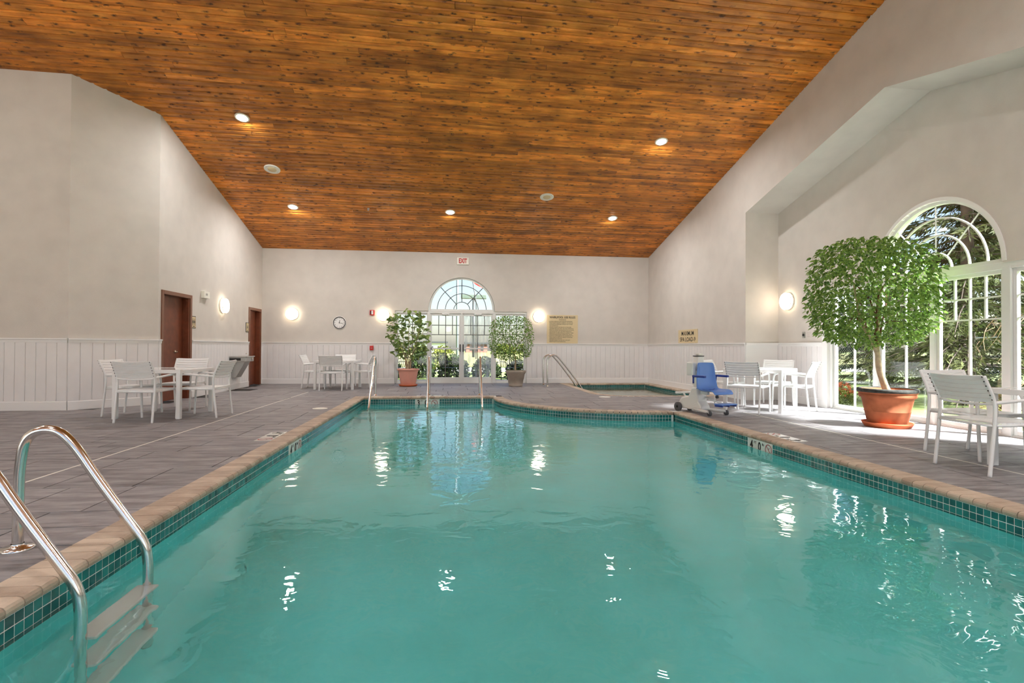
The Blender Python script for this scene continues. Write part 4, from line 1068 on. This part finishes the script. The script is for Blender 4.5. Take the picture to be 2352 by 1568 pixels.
def downlight(x, y_, label):
    root = empty('downlight'); root.matrix_world = on_ceiling(x, y_); tag(root, label, 'ceiling light', 'recessed ceiling downlights')
    MB().lathe([(.128, -.002), (.128, .006), (.098, .012), (.09, -.004)], 32).build('trim_ring', M['offwhite'], root)
    MB().lathe([(.0, .030), (.05, .027), (.08, .018), (.093, .004)], 32).build('lens', M['lens'], root)
    ld = bpy.data.lights.new('downlight_lamp', 'AREA'); ld.shape = 'DISK'; ld.size = .18; ld.energy = CAN_W; ld.color = (.97, .98, 1.0)
    lo_ = bpy.data.objects.new('downlight_lamp', ld); C.objects.link(lo_); lo_.parent = root
    lo_.matrix_local = root.matrix_world.inverted() @ Matrix.Translation((x, y_, ceil_z(x, y_)-.04))
for x, y_, lb in ((-3.854, 10.325, 'lit recessed downlight nearest the camera on the left of the ceiling'), (4.186, 10.189, 'lit recessed downlight nearest the camera on the right of the ceiling'),
                  (-3.823, 13.46, 'lit recessed downlight, left of the three near the rear wall'), (-.013, 13.403, 'lit recessed downlight, middle of the three near the rear wall'), (4.179, 13.374, 'lit recessed downlight, right of the three near the rear wall'),
                  (-3.9, 2.9, 'added unseen downlight above the left deck behind the ridge'), (4.2, 2.9, 'added unseen downlight above the right deck behind the ridge'),  # from here on: out-of-view downlights added to brighten the room
                  (-3.9, -.2, 'added unseen downlight above the front left corner'), (0, -.2, 'added unseen downlight above the camera'), (4.2, -.2, 'added unseen downlight above the front right corner'),
                  (-7.4, 6.2, 'added unseen downlight over the wider left part of the room'), (-7.4, 2.6, 'added unseen downlight by the outer left wall')):
    downlight(x, y_, lb)
for x, y_, lb in ((-3.823, 11.915, 'white round ceiling speaker on the left'), (2.281, 12.485, 'white round ceiling speaker on the right')):
    root = empty('ceiling_speaker'); root.matrix_world = on_ceiling(x, y_); tag(root, lb, 'speaker', 'ceiling speakers')
    MB().lathe([(.165, -.002), (.165, .010), (.15, .014), (.09, .012)], 36).build('bezel', M['offwhite'], root)
    MB().lathe([(.092, .012), (.09, .016), (.0, .018)], 32).build('grille', M['cream'], root)
    for k in range(4):
        a = PI/4+k*PI/2; o = MB().lathe([(0, .016), (.006, .016)], 8).build('screw', M['rivet'], root, (.128*math.cos(a), .128*math.sin(a), 0))
root = empty('sprinkler_head'); root.matrix_world = on_ceiling(-2.02, 13.397); tag(root, 'small metal sprinkler head in the wooden ceiling', 'sprinkler')
MB().lathe([(.03, 0), (.03, .006), (.012, .01), (.012, .04)], 14).build('body', M['steel2'], root); MB().lathe([(0, .04), (.025, .042), (.025, .045), (0, .046)], 14).build('deflector', M['steel2'], root)

def panel(name, label, cat, x, y_, z, nrm, w_, h_, d_, mt, bevel=.004):
    root = empty(name); root.matrix_world = on_wall(x, y_, z, nrm); tag(root, label, cat)
    MB().box(-w_/2, w_/2, -h_/2, h_/2, 0, d_).build('panel', mt, root, bevel=bevel)
    return root
def ptext(root, nm, body, size, mt, x, y_, z, **k):
    o = link(nm, text_mesh(body, size, mt, **k), None, root, (x, y_, z)); return o
r_ = panel('exit_sign', 'white exit sign with red letters above the arch', 'sign', .365, YB, 3.606, (0, -1, 0), .345, .205, .05, M['offwhite'])
ptext(r_, 'lettering', 'EXIT', .19, M['redink'], 0, 0, .051, width=.62, bold=.035)
r_ = panel('rules_sign', 'cream sign with whirlpool use rules above the wainscot', 'sign', 3.375, YB, 1.62, (0, -1, 0), .95, .855, .012, M['cream'], .002)
ptext(r_, 'heading', 'WHIRLPOOL USE RULES', .086, M['ink'], 0, .355, .0125, width=.86, bold=.02)
ptext(r_, 'subheading', 'WARNING', .046, M['ink'], 0, .282, .0125)
rules = ['\u2022 ELDERLY PERSONS AND PERSONS SUFFERING', '  FROM HEART DISEASE, DIABETES, OR HIGH OR', '  LOW BLOOD PRESSURE SHOULD NOT ENTER', '  THE WHIRLPOOL.', '\u2022 MINORS UNDER THE AGE OF 12 WHO ARE', '  UNSUPERVISED MAY NOT USE THE WHIRLPOOL.', '\u2022 PERSONS UNDER THE INFLUENCE OF ALCOHOL', '  OR DRUGS MAY NOT USE THE WHIRLPOOL.', '\u2022 PREGNANT WOMEN SHOULD CONSULT THEIR', '  PHYSICIAN REGARDING WHIRLPOOL USAGE.', '\u2022 LENGTHY EXPOSURE MAY BE HAZARDOUS TO', '  YOUR HEALTH AND MAY RESULT IN NAUSEA,', '  DIZZINESS OR FAINTING.', '\u2022 MINORS UNDER THE AGE OF 6 ARE NOT', '  PERMITTED IN THE WHIRLPOOL.']
for i, t_ in enumerate(rules): ptext(r_, 'rule_line', t_, .040, M['ink'], -.42, .232-.0435*i, .0125, align='LEFT', width=.86)
r_ = panel('load_sign', 'cream sign giving the maximum spa load', 'sign', XR, 13.03, 1.372, (-1, 0, 0), 1.10, .345, .012, M['cream'], .002)
ptext(r_, 'lettering', 'MAXIMUM', .155, M['ink'], 0, .07, .0125, width=1.0, bold=.006); ptext(r_, 'lettering', 'SPA LOAD-9', .155, M['ink'], 0, -.085, .0125, width=1.05, bold=.006)
# clock
root = empty('wall_clock'); root.matrix_world = on_wall(-3.162, YB, 1.751, (0, -1, 0)); tag(root, 'round white wall clock with black ring', 'clock')
MB().lathe([(0, 0), (.19, 0), (.19, .02), (.178, .03), (.172, .028)], 48).build('rim', M['white'], root)
MB().lathe([(.174, .026), (.174, .036), (.155, .036), (.155, .026)], 48).build('ring', M['black'], root)
MB().lathe([(0, .027), (.158, .027)], 48).build('face', M['white'], root)
for k in range(1, 13):
    a = PI/2-k*PI/6; ptext(root, 'numeral', str(k), .045, M['ink'], .128*math.cos(a), .128*math.sin(a), .0285)
for nm, a, ln, wd in (('hour_hand', PI/2-.14, .075, .006), ('minute_hand', -.25, .105, .004)):
    d = Vector((math.cos(a), math.sin(a), 0)); MB().tube([Vector((0, 0, .031))-d*.02, Vector((0, 0, .031))+d*ln], wd, 4).build(nm, M['black'], root)
# alarms
r_ = panel('alarm_strobe', 'red fire alarm strobe on the rear wall above the wainscot', 'fire alarm', -2.245, YB, 2.051, (0, -1, 0), .13, .15, .05, M['red'])
MB().box(-.018, .035, -.052, .06, .05, .062).build('strobe_lens', M['white'], r_, bevel=.006); MB().box(-.05, -.025, -.05, .05, .05, .053).build('grille', M['black'], r_)
r_ = panel('alarm_pull', 'small red fire alarm pull station on the wainscot', 'fire alarm', -2.25, YB-.022, 1.028, (0, -1, 0), .10, .125, .05, M['red'])
MB().box(-.025, .025, -.014, .0, .05, .058).build('pull_bar', M['white'], r_, bevel=.002)
# emergency lamp, door signs, button plate
r_ = panel('emergency_box', 'white wall box above the nearer brown door frame', 'wall box', XL, 12.19, 2.17, (1, 0, 0), .26, .15, .07, M['offwhite'])
MB().box(-.07, .02, -.015, .03, .07, .073).build('label_plate', M['steel2'], r_)
def wc_sign(y_, label, figs):
    r_ = panel('restroom_sign', label, 'sign', XL, y_, 1.56, (1, 0, 0), .19, .25, .012, M['black'], .002)
    MB().box(-.08, .08, -.11, .11, .012, .014).build('face', M['cream'], r_)
    for x in figs:
        mb = MB().lathe([(0, .0148), (.014, .0148)], 12, M=Matrix.Translation((x, .062, 0)))
        mb.add([(x-.02, .04, .0146), (x+.02, .04, .0146), (x+.026, -.02, .0146), (x+.01, -.02, .0146), (x+.01, -.065, .0146), (x-.01, -.065, .0146), (x-.01, -.02, .0146), (x-.026, -.02, .0146)], [tuple(range(8))])
        mb.build('pictogram', M['ink'], r_)
    MB().box(-.045, .045, -.096, -.08, .014, .0148).build('braille_bar', M['ink'], r_)
wc_sign(11.72, 'framed restroom sign with two figures beside the nearer door', (-.035, .035))
wc_sign(14.67, 'framed restroom sign with one figure beside the far door', (0,))
r_ = panel('button_plate', 'small steel plate with black push button on the bay wall', 'push button', XW, 9.545, 1.333, (-1, 0, 0), .075, .12, .012, M['steel2'])
MB().lathe([(.026, .012), (.026, .022), (0, .024)], 16).build('button', M['black'], r_)
r_ = panel('button_notice', 'small pale notice beside the push button', 'sign', XW, 9.41, 1.338, (-1, 0, 0), .13, .115, .003, M['wall'], 0)
for i, w2 in enumerate((.11, .07, .075)): MB().box(-w2/2, w2/2, .03-.033*i-.003, .03-.033*i+.003, .003, .0035).build('print_line', M['printred'], r_)
# drinking fountain
root = empty('drinking_fountain', (XL, 13.84, 0)); tag(root, 'wall-mounted stainless drinking fountain between the brown doors', 'drinking fountain')
MB().box(.0, .40, -.32, .20, .69, .80).build('basin_box', M['steel2'], root, bevel=.01)
MB().box(-.0, .42, -.34, .22, .80, .825).build('top_rim', M['steel'], root, bevel=.006)
MB().box(.02, .28, -.323, -.319, .715, .775).build('louvre', M['black'], root)
b = MB(); b.prism([(.0, .30), (.12, .30), (.34, .69), (.0, .69)], .34, 'Y', -.2); b.build('skirt', M['steel2'], root)
MB().tube(smooth_path([(.30, .05, .82), (.30, .05, .87), (.27, .03, .885)]), .012, 8).build('spout', M['steel'], root)
Mx = Matrix.Translation((.40, .05, .745)) @ Matrix.Rotation(PI/2, 4, 'Y'); MB().lathe([(.03, 0), (.03, .018), (0, .02)], 16, M=Mx).build('push_button', M['steel'], root)

# =================================================================== OUTSIDE
lawn = MB(); lawn.add([(-120, 16.0, -.06), (160, 16.0, -.06), (160, 150, -.06), (-120, 150, -.06)], [(0, 1, 2, 3)]); lawn.add([(7.0, -60, -.06), (160, -60, -.06), (160, 16.0, -.06), (7.0, 16.0, -.06)], [(0, 1, 2, 3)])
tag(lawn.build('lawn', M['grass']), 'grass outside the windows', 'lawn', kind='structure')
o = MB().add([(-120, -60, -.06), (7.0, -60, -.06), (7.0, YF-.2, -.06), (-120, YF-.2, -.06)], [(0, 1, 2, 3)]).build('forecourt', M['paving']); tag(o, 'paved ground in front of the building', 'paving', kind='structure')
o = MB().add([(-6, 16.0, -.05), (8, 16.0, -.05), (8, 18.4, -.05), (-6, 18.4, -.05)], [(0, 1, 2, 3)]).build('patio', M['paving']); tag(o, 'pale patio paving outside the glass doors', 'paving', kind='structure')
o = MB().add([(-60, 24, -.045), (60, 24, -.045), (60, 29, -.045), (-60, 29, -.045)], [(0, 1, 2, 3)]).build('driveway', M['paving']); tag(o, 'pale driveway beyond the hedge', 'driveway', kind='structure')
o = MB().add([(-90, 30, -.04), (90, 30, -.04), (90, 75, .3), (-90, 75, .3)], [(0, 1, 2, 3)]).build('field', M['field']); tag(o, 'yellowish dry field behind the driveway', 'field', kind='structure')
def bush_mesh(seed, n, rx, ry, rz, L_, mt):
    rng = random.Random(seed); mb = MB(); lv, lf_ = leaf_shape(L_, L_*.55)
    for _ in range(n):
        a, t = rng.uniform(0, 2*PI), rng.uniform(-.2, 1); s_ = math.sqrt(max(0, 1-t*t)); k = rng.uniform(.55, 1.0)
        d = Vector((s_*math.cos(a), s_*math.sin(a), t)); p = Vector((d.x*rx, d.y*ry, d.z*rz))*k+Vector((0, 0, rz*.25))
        mm = leaf_matrix(p, d+Vector((rng.gauss(0, .6), rng.gauss(0, .6), rng.gauss(0, .6))), rng.uniform(-1.5, 1.5)); mb.add([mm @ Vector(v) for v in lv], lf_)
    return mb.mesh('foliage', mt, fix=False)
hedge_me = bush_mesh(4, 1100, .55, .45, .62, .12, M['hedge']); stem_me = MB().tube([(0, 0, 0), (0, 0, .5)], .02, 5).mesh('stem', M['treebark'])
hl = ['dark shrub behind the pink pot', 'dark shrub between pink pot and door', 'rounded dark shrub seen through the left door leaf', 'rounded dark shrub seen by the door mullion', 'dark shrub behind the fogged door pane', 'dark shrub behind the grey pot', 'dark shrub right of the grey pot', 'dark shrub at the left end of the patio hedge']
for i, x in enumerate((-2.15, -1.0, .15, 1.3, 2.45, 3.6, 4.75, -3.3)):
    r_ = empty('patio_shrub', (x*1.02, 19.2+.25*(i % 2), -.06), i*1.3); tag(r_, hl[i], 'shrub', 'shrubs along the patio'); o = link('foliage', hedge_me, None, r_); o['kind'] = 'stuff'; link('stem', stem_me, None, r_)
    sc_ = .85+.12*((i*7) % 4); r_.scale = (1, 1, sc_)
tall_me = bush_mesh(6, 700, .35, .35, .8, .11, M['shrub'])
for i, (x, lb) in enumerate(((-.38, 'bright green young shrub seen through the left door leaf'), (-2.5, 'bright green young shrub left of the sidelight'))):
    r_ = empty('young_shrub', (x, 20.3, .0)); tag(r_, lb, 'shrub'); o = link('foliage', tall_me, None, r_); o['kind'] = 'stuff'; link('stem', stem_me, None, r_)
def patio_chair(x, y_, rz, label):
    r_ = empty('patio_chair', (x, y_, -.05), math.radians(rz)); tag(r_, label, 'chair', 'black patio chairs'); B = M['black']
    for s in (-1, 1):
        MB().tube([(s*.24, -.22, 0), (s*.25, -.24, .45), (s*.27, -.36, .92)], .013, 6).build('back_leg', B, r_); MB().tube(smooth_path([(s*.25, .24, 0), (s*.26, .24, .55), (s*.27, .2, .64), (s*.27, -.26, .64)]), .013, 6).build('front_leg', B, r_)
    sl = MB().box(-.25, .25, -.022, .022, 0, .008).mesh('seat_slat', B); bs_ = MB().box(-.008, .008, -.006, .006, 0, .46).mesh('back_bar', B)
    for k in range(8): link('seat_slat', sl, None, r_, (0, -.2+.058*k, .44))
    for k in range(7): link('back_bar', bs_, None, r_, (-.21+.07*k, -.24, .46), (.24, 0, 0))
    MB().tube([(-.27, -.36, .92), (.27, -.36, .92)], .013, 6).build('top_rail', B, r_)
patio_chair(-1.75, 17.3, 40, 'black metal patio chair behind the pink pot'); patio_chair(.05, 17.5, -60, 'black metal patio chair seen through the left door leaf'); patio_chair(2.0, 17.4, 200, 'black metal patio chair behind the grey pot')
# tall things beyond
r_ = empty('street_lamp', (2.2, 50, 0)); tag(r_, 'street lamp with flat double head seen through the fanlight', 'street lamp')
MB().tube([(0, 0, -.1), (0, 0, 5.7)], .13, 10).build('pole', M['pole'], r_); MB().box(-1.2, 0, -.2, .2, 5.6, 6.0).build('lamp_head', M['lamphead'], r_, bevel=.05); MB().box(.0, 1.2, -.2, .2, 5.6, 6.0).build('lamp_head', M['lamphead'], r_, bevel=.05)
r_ = empty('white_post', (.32, 24.0, 0)); tag(r_, 'tall white post seen through the left door leaf', 'post'); MB().tube([(0, 0, -.1), (0, 0, 9)], [.06, .04], 12).build('shaft', M['greypole'], r_); MB().lathe([(.14, -.05), (.14, .25), (.09, .3)], 14).build('footing', M['polewhite'], r_)
r_ = empty('flagpole', (2.15, 44, 0)); tag(r_, 'thin pole with small red and white flag seen through the fanlight', 'flag')
MB().tube([(0, 0, -.1), (0, 0, 4.7), (-.35, 0, 6.8)], .05, 6).build('staff', M['pole'], r_)
fl = MB(); n = 8; vs = []
for i in range(n+1):
    t = i/n; vs += [(-.35+.75*t, .06*math.sin(6*t), 6.75-.35*t), (-.22+.75*t, .06*math.sin(6*t+.5), 6.35-.45*t)]
fl.add(vs, [(2*i, 2*i+2, 2*i+3, 2*i+1) for i in range(n)]); fl.build('red_field', M['red'], r_)
f2 = MB(); f2.add([(x+.12, y_-.02, z+.3) for x, y_, z in vs[4:]], [(2*i, 2*i+2, 2*i+3, 2*i+1) for i in range(n-2)]); f2.build('white_field', M['polewhite'], r_)
far_me = bush_mesh(8, 900, 2.6, 1.6, 2.4, .5, M['shrub'])
for i, (x, y_, s_) in enumerate(((-8.0, 66, .9), (-4.2, 70, .5), (-.9, 68, .5), (6.5, 64, .6), (11.0, 68, .9), (16.5, 66, .9), (-14, 66, 1.1))):
    r_ = empty('far_tree', (x, y_, 0)); r_.scale = (s_, s_, s_*.8); tag(r_, ('distant tree at the field edge, left of the white building', 'distant low tree left of the white building', 'distant low tree right of the white building', 'distant low tree near the brick building', 'distant tree behind the grey pot', 'distant tree far right of the glass doors', 'distant tree far left of the glass doors')[i], 'tree', 'distant trees'); o = link('foliage', far_me, None, r_); o['kind'] = 'stuff'; MB().tube([(0, 0, -.2), (0, 0, 1.4)], .15, 6).build('trunk', M['treebark'], r_)
def house(x, y_, w_, h_, mt, label):
    r_ = empty('far_building', (x, y_, 0)); tag(r_, label, 'building'); MB().box(-w_/2, w_/2, 0, 5, 0, h_).build('walls', mt, r_); MB().box(-w_/2-.3, w_/2+.3, -.3, 5.3, h_, h_+.25).build('roof', M['pole'], r_)
    for k in range(3): MB().box(-w_/2+w_*(.18+.26*k), -w_/2+w_*(.3+.26*k), -.03, .0, h_*.35, h_*.75).build('window', M['black'], r_)
house(-2.6, 78, 4.0, 1.6, M['polewhite'], 'small white building on the horizon behind the left door leaf'); house(4.0, 80, 3.2, 1.5, M['brickfar'], 'small brick building on the horizon behind the right door leaf')
# spruces, shrubs and fence outside the bay
def spruce_mesh(seed, H_, R0, tiers, per, tuft):
    rng = random.Random(seed); fol = MB(); br = MB()
    for t in range(tiers):
        z = .5+(H_-.6)*t/tiers; R_ = R0*(1-(z/H_)**1.2)+.15
        for b_ in range(per):
            a = rng.uniform(0, 2*PI); ln = R_*rng.uniform(.75, 1.1); d = Vector((math.cos(a), math.sin(a), 0)); zz = z+rng.uniform(-.12, .12)
            pts = [Vector((0, 0, zz))+d*ln*s_+Vector((0, 0, -.28*ln*s_*s_+.05*ln*s_)) for s_ in (0, .35, .7, 1.0)]
            br.tube(pts, [.022, .016, .010, .004], 4, cap=False)
            for k in range(tuft):
                s_ = rng.uniform(.06, 1.0); p = Vector((0, 0, zz))+d*ln*s_+Vector((0, 0, -.28*ln*s_*s_+.05*ln*s_)); side = Vector((-d.y, d.x, 0))*rng.uniform(-1, 1)*.24*ln*(1.1-s_)
                p += side; q = (d*.7+side.normalized()*rng.uniform(0, .9)+Vector((0, 0, rng.uniform(-.9, .1)))).normalized()
                l2 = rng.uniform(.13, .26); w2 = Vector((rng.gauss(0, 1), rng.gauss(0, 1), rng.gauss(0, 1))).cross(q).normalized()*rng.uniform(.009, .020)
                fol.add([p-w2*.4, p+q*l2*.5+w2, p+q*l2, p+q*l2*.5-w2], [(0, 1, 2), (0, 2, 3)])
    br.tube([(0, 0, -.2), (0, 0, H_*.5), (0, 0, H_)], [.13, .09, .02], 8)
    return fol.mesh('foliage', M['needle'], fix=False), br.mesh('branches', M['treebark'])
sm = [spruce_mesh(31, 11, 2.25, 28, 13, 125), spruce_mesh(32, 10, 2.15, 26, 13, 125)]
sl_ = ['dark spruce just outside the bay window arch', 'dark spruce standing off the near end of the bay', 'dark spruce beyond the fence behind the ficus crown', 'tall spruce further back behind the arch', 'spruce far back beyond the fence, seen next to the jamb']
for i, (x, y_, s_) in enumerate(((10.4, 9.6, 1.0), (10.3, -2.5, 1.0), (16.4, 13.9, 1.0), (16.2, 9.3, 1.1), (16.6, 19.4, 1.0))):
    r_ = empty('spruce', (x, y_, -.06), i*1.1); r_.scale = (s_, s_, s_); tag(r_, sl_[i], 'tree', 'spruces outside the bay'); f_, b_ = sm[i % 2]; o = link('foliage', f_, None, r_); o['kind'] = 'stuff'; o = link('branches', b_, None, r_); o['kind'] = 'stuff'
rng = random.Random(77); r_ = empty('dead_boughs', (9.0, 7.4, -.06)); tag(r_, 'tangle of bare brown boughs low under the spruces', 'branches', kind='stuff')
mb = MB()
for k in range(30):
    p0 = Vector((rng.uniform(-.1, 1.0), rng.uniform(-1.4, 1.4), rng.uniform(.6, 1.9))); d = Vector((-rng.uniform(.1, .5), rng.uniform(-.5, .5), rng.uniform(-.7, .0)))
    pth = [p0]
    for q in range(4): pth.append(pth[-1]+d*.22+Vector((rng.gauss(0, .04), rng.gauss(0, .05), rng.gauss(0, .05))))
    mb.tube(pth, [.008, .007, .005, .004, .002], 4)
o = mb.build('twigs', M['deadwood'], r_); o['kind'] = 'stuff'
gs = bush_mesh(12, 1500, .8, .8, 1.25, .12, M['shrub'])
for i, (x, y_, s_) in enumerate(((9.4, 13.2, .9), (11.9, 12.7, .7), (11.7, 16.4, 1.2))):
    r_ = empty('garden_shrub', (x, y_, -.06), i*2.0); r_.scale = (s_,)*3; tag(r_, ('yellow-green shrub outside the window next to the jamb', 'low yellow-green shrub behind the ficus trunk', 'larger yellow-green shrub by the fence')[i], 'shrub', 'shrubs outside the bay'); o = link('foliage', gs, None, r_); o['kind'] = 'stuff'; link('stem', stem_me, None, r_)
fl_me = bush_mesh(15, 150, .2, .2, .2, .06, M['flower'])
r_ = empty('flowering_plant', (7.75, 9.75, -.06)); tag(r_, 'small orange flowering plant on the lawn outside the window next to the jamb', 'plant'); o = link('foliage', gs, None, r_); o.scale = (.32, .32, .22); o['kind'] = 'stuff'; o = link('blossom', fl_me, None, r_, (0, 0, .22)); o['kind'] = 'stuff'
# chain-link fence
r_ = empty('chain_link_fence', (13.15, 10, -.06)); tag(r_, 'chain-link fence between lawn and spruces', 'fence')
for k in range(9): MB().tube([(0, -10+3*k, 0), (0, -10+3*k, 1.45)], .03, 6).build('post', M['wire'], r_)
MB().tube([(0, -10, 1.42), (0, 14, 1.42)], .02, 6).build('top_rail', M['wire'], r_)
mb = MB()
for k in range(240):
    y_ = -10+.1*k
    for s in (-1, 1):
        y2 = y_+s*1.38
        mb.add([(0, y_-.006, .02), (0, y_+.006, .02), (0, y2+.006, 1.4), (0, y2-.006, 1.4)], [(0, 1, 2, 3)])
o = mb.build('wire_mesh', M['wire'], r_); o['kind'] = 'stuff'

# =================================================================== SUB-PARTS: pieces of a part move under that part
UNDER = {'handle': ('door_leaf',), 'latch': ('push_bar',), 'bar_bracket': ('push_bar',), 'closer_arm': ('closer',), 'flange': ('rail',), 'rivet': ('back_leg',),
         'lettering': ('panel',), 'heading': ('panel',), 'subheading': ('panel',), 'rule_line': ('panel',), 'strobe_lens': ('panel',), 'pull_bar': ('panel',), 'label_plate': ('panel',), 'button': ('panel',), 'print_line': ('panel',),
         'numeral': ('face',), 'hour_hand': ('face',), 'minute_hand': ('face',), 'pictogram': ('face',), 'braille_bar': ('face',), 'caster': ('outrigger',), 'armrest_post': ('armrest',), 'footrest_rib': ('footrest',), 'seat_belt': ('seat_shell',),
         'mast_cap': ('mast',), 'mast_head': ('mast',), 'crusted_rim': ('pot',), 'soil': ('pot',), 'unit': ('plate',), 'figure': ('plate',), 'no_diving_sign': ('plate',), 'diver_figure': ('plate',), 'louvre': ('basin_box',), 'spout': ('top_rim',), 'screw': ('bezel',)}
bpy.context.view_layer.update()
def base(n): return n.split('.')[0]
def mid(o):
    c = Vector((0, 0, 0))
    for q in o.bound_box: c += Vector(q)/8
    return o.matrix_world @ c
for root in [o for o in sc.objects if o.parent is None and o.children]:
    kids = list(root.children)
    for ch in kids:
        tg = UNDER.get(base(ch.name))
        if not tg: continue
        cand = [k for k in kids if base(k.name) in tg]
        if not cand: continue
        p_ = min(cand, key=lambda k: (mid(k)-mid(ch)).length)
        ml = p_.matrix_local.inverted() @ ch.matrix_local
        ch.parent = p_; ch.matrix_parent_inverse = Matrix.Identity(4); ch.matrix_local = ml
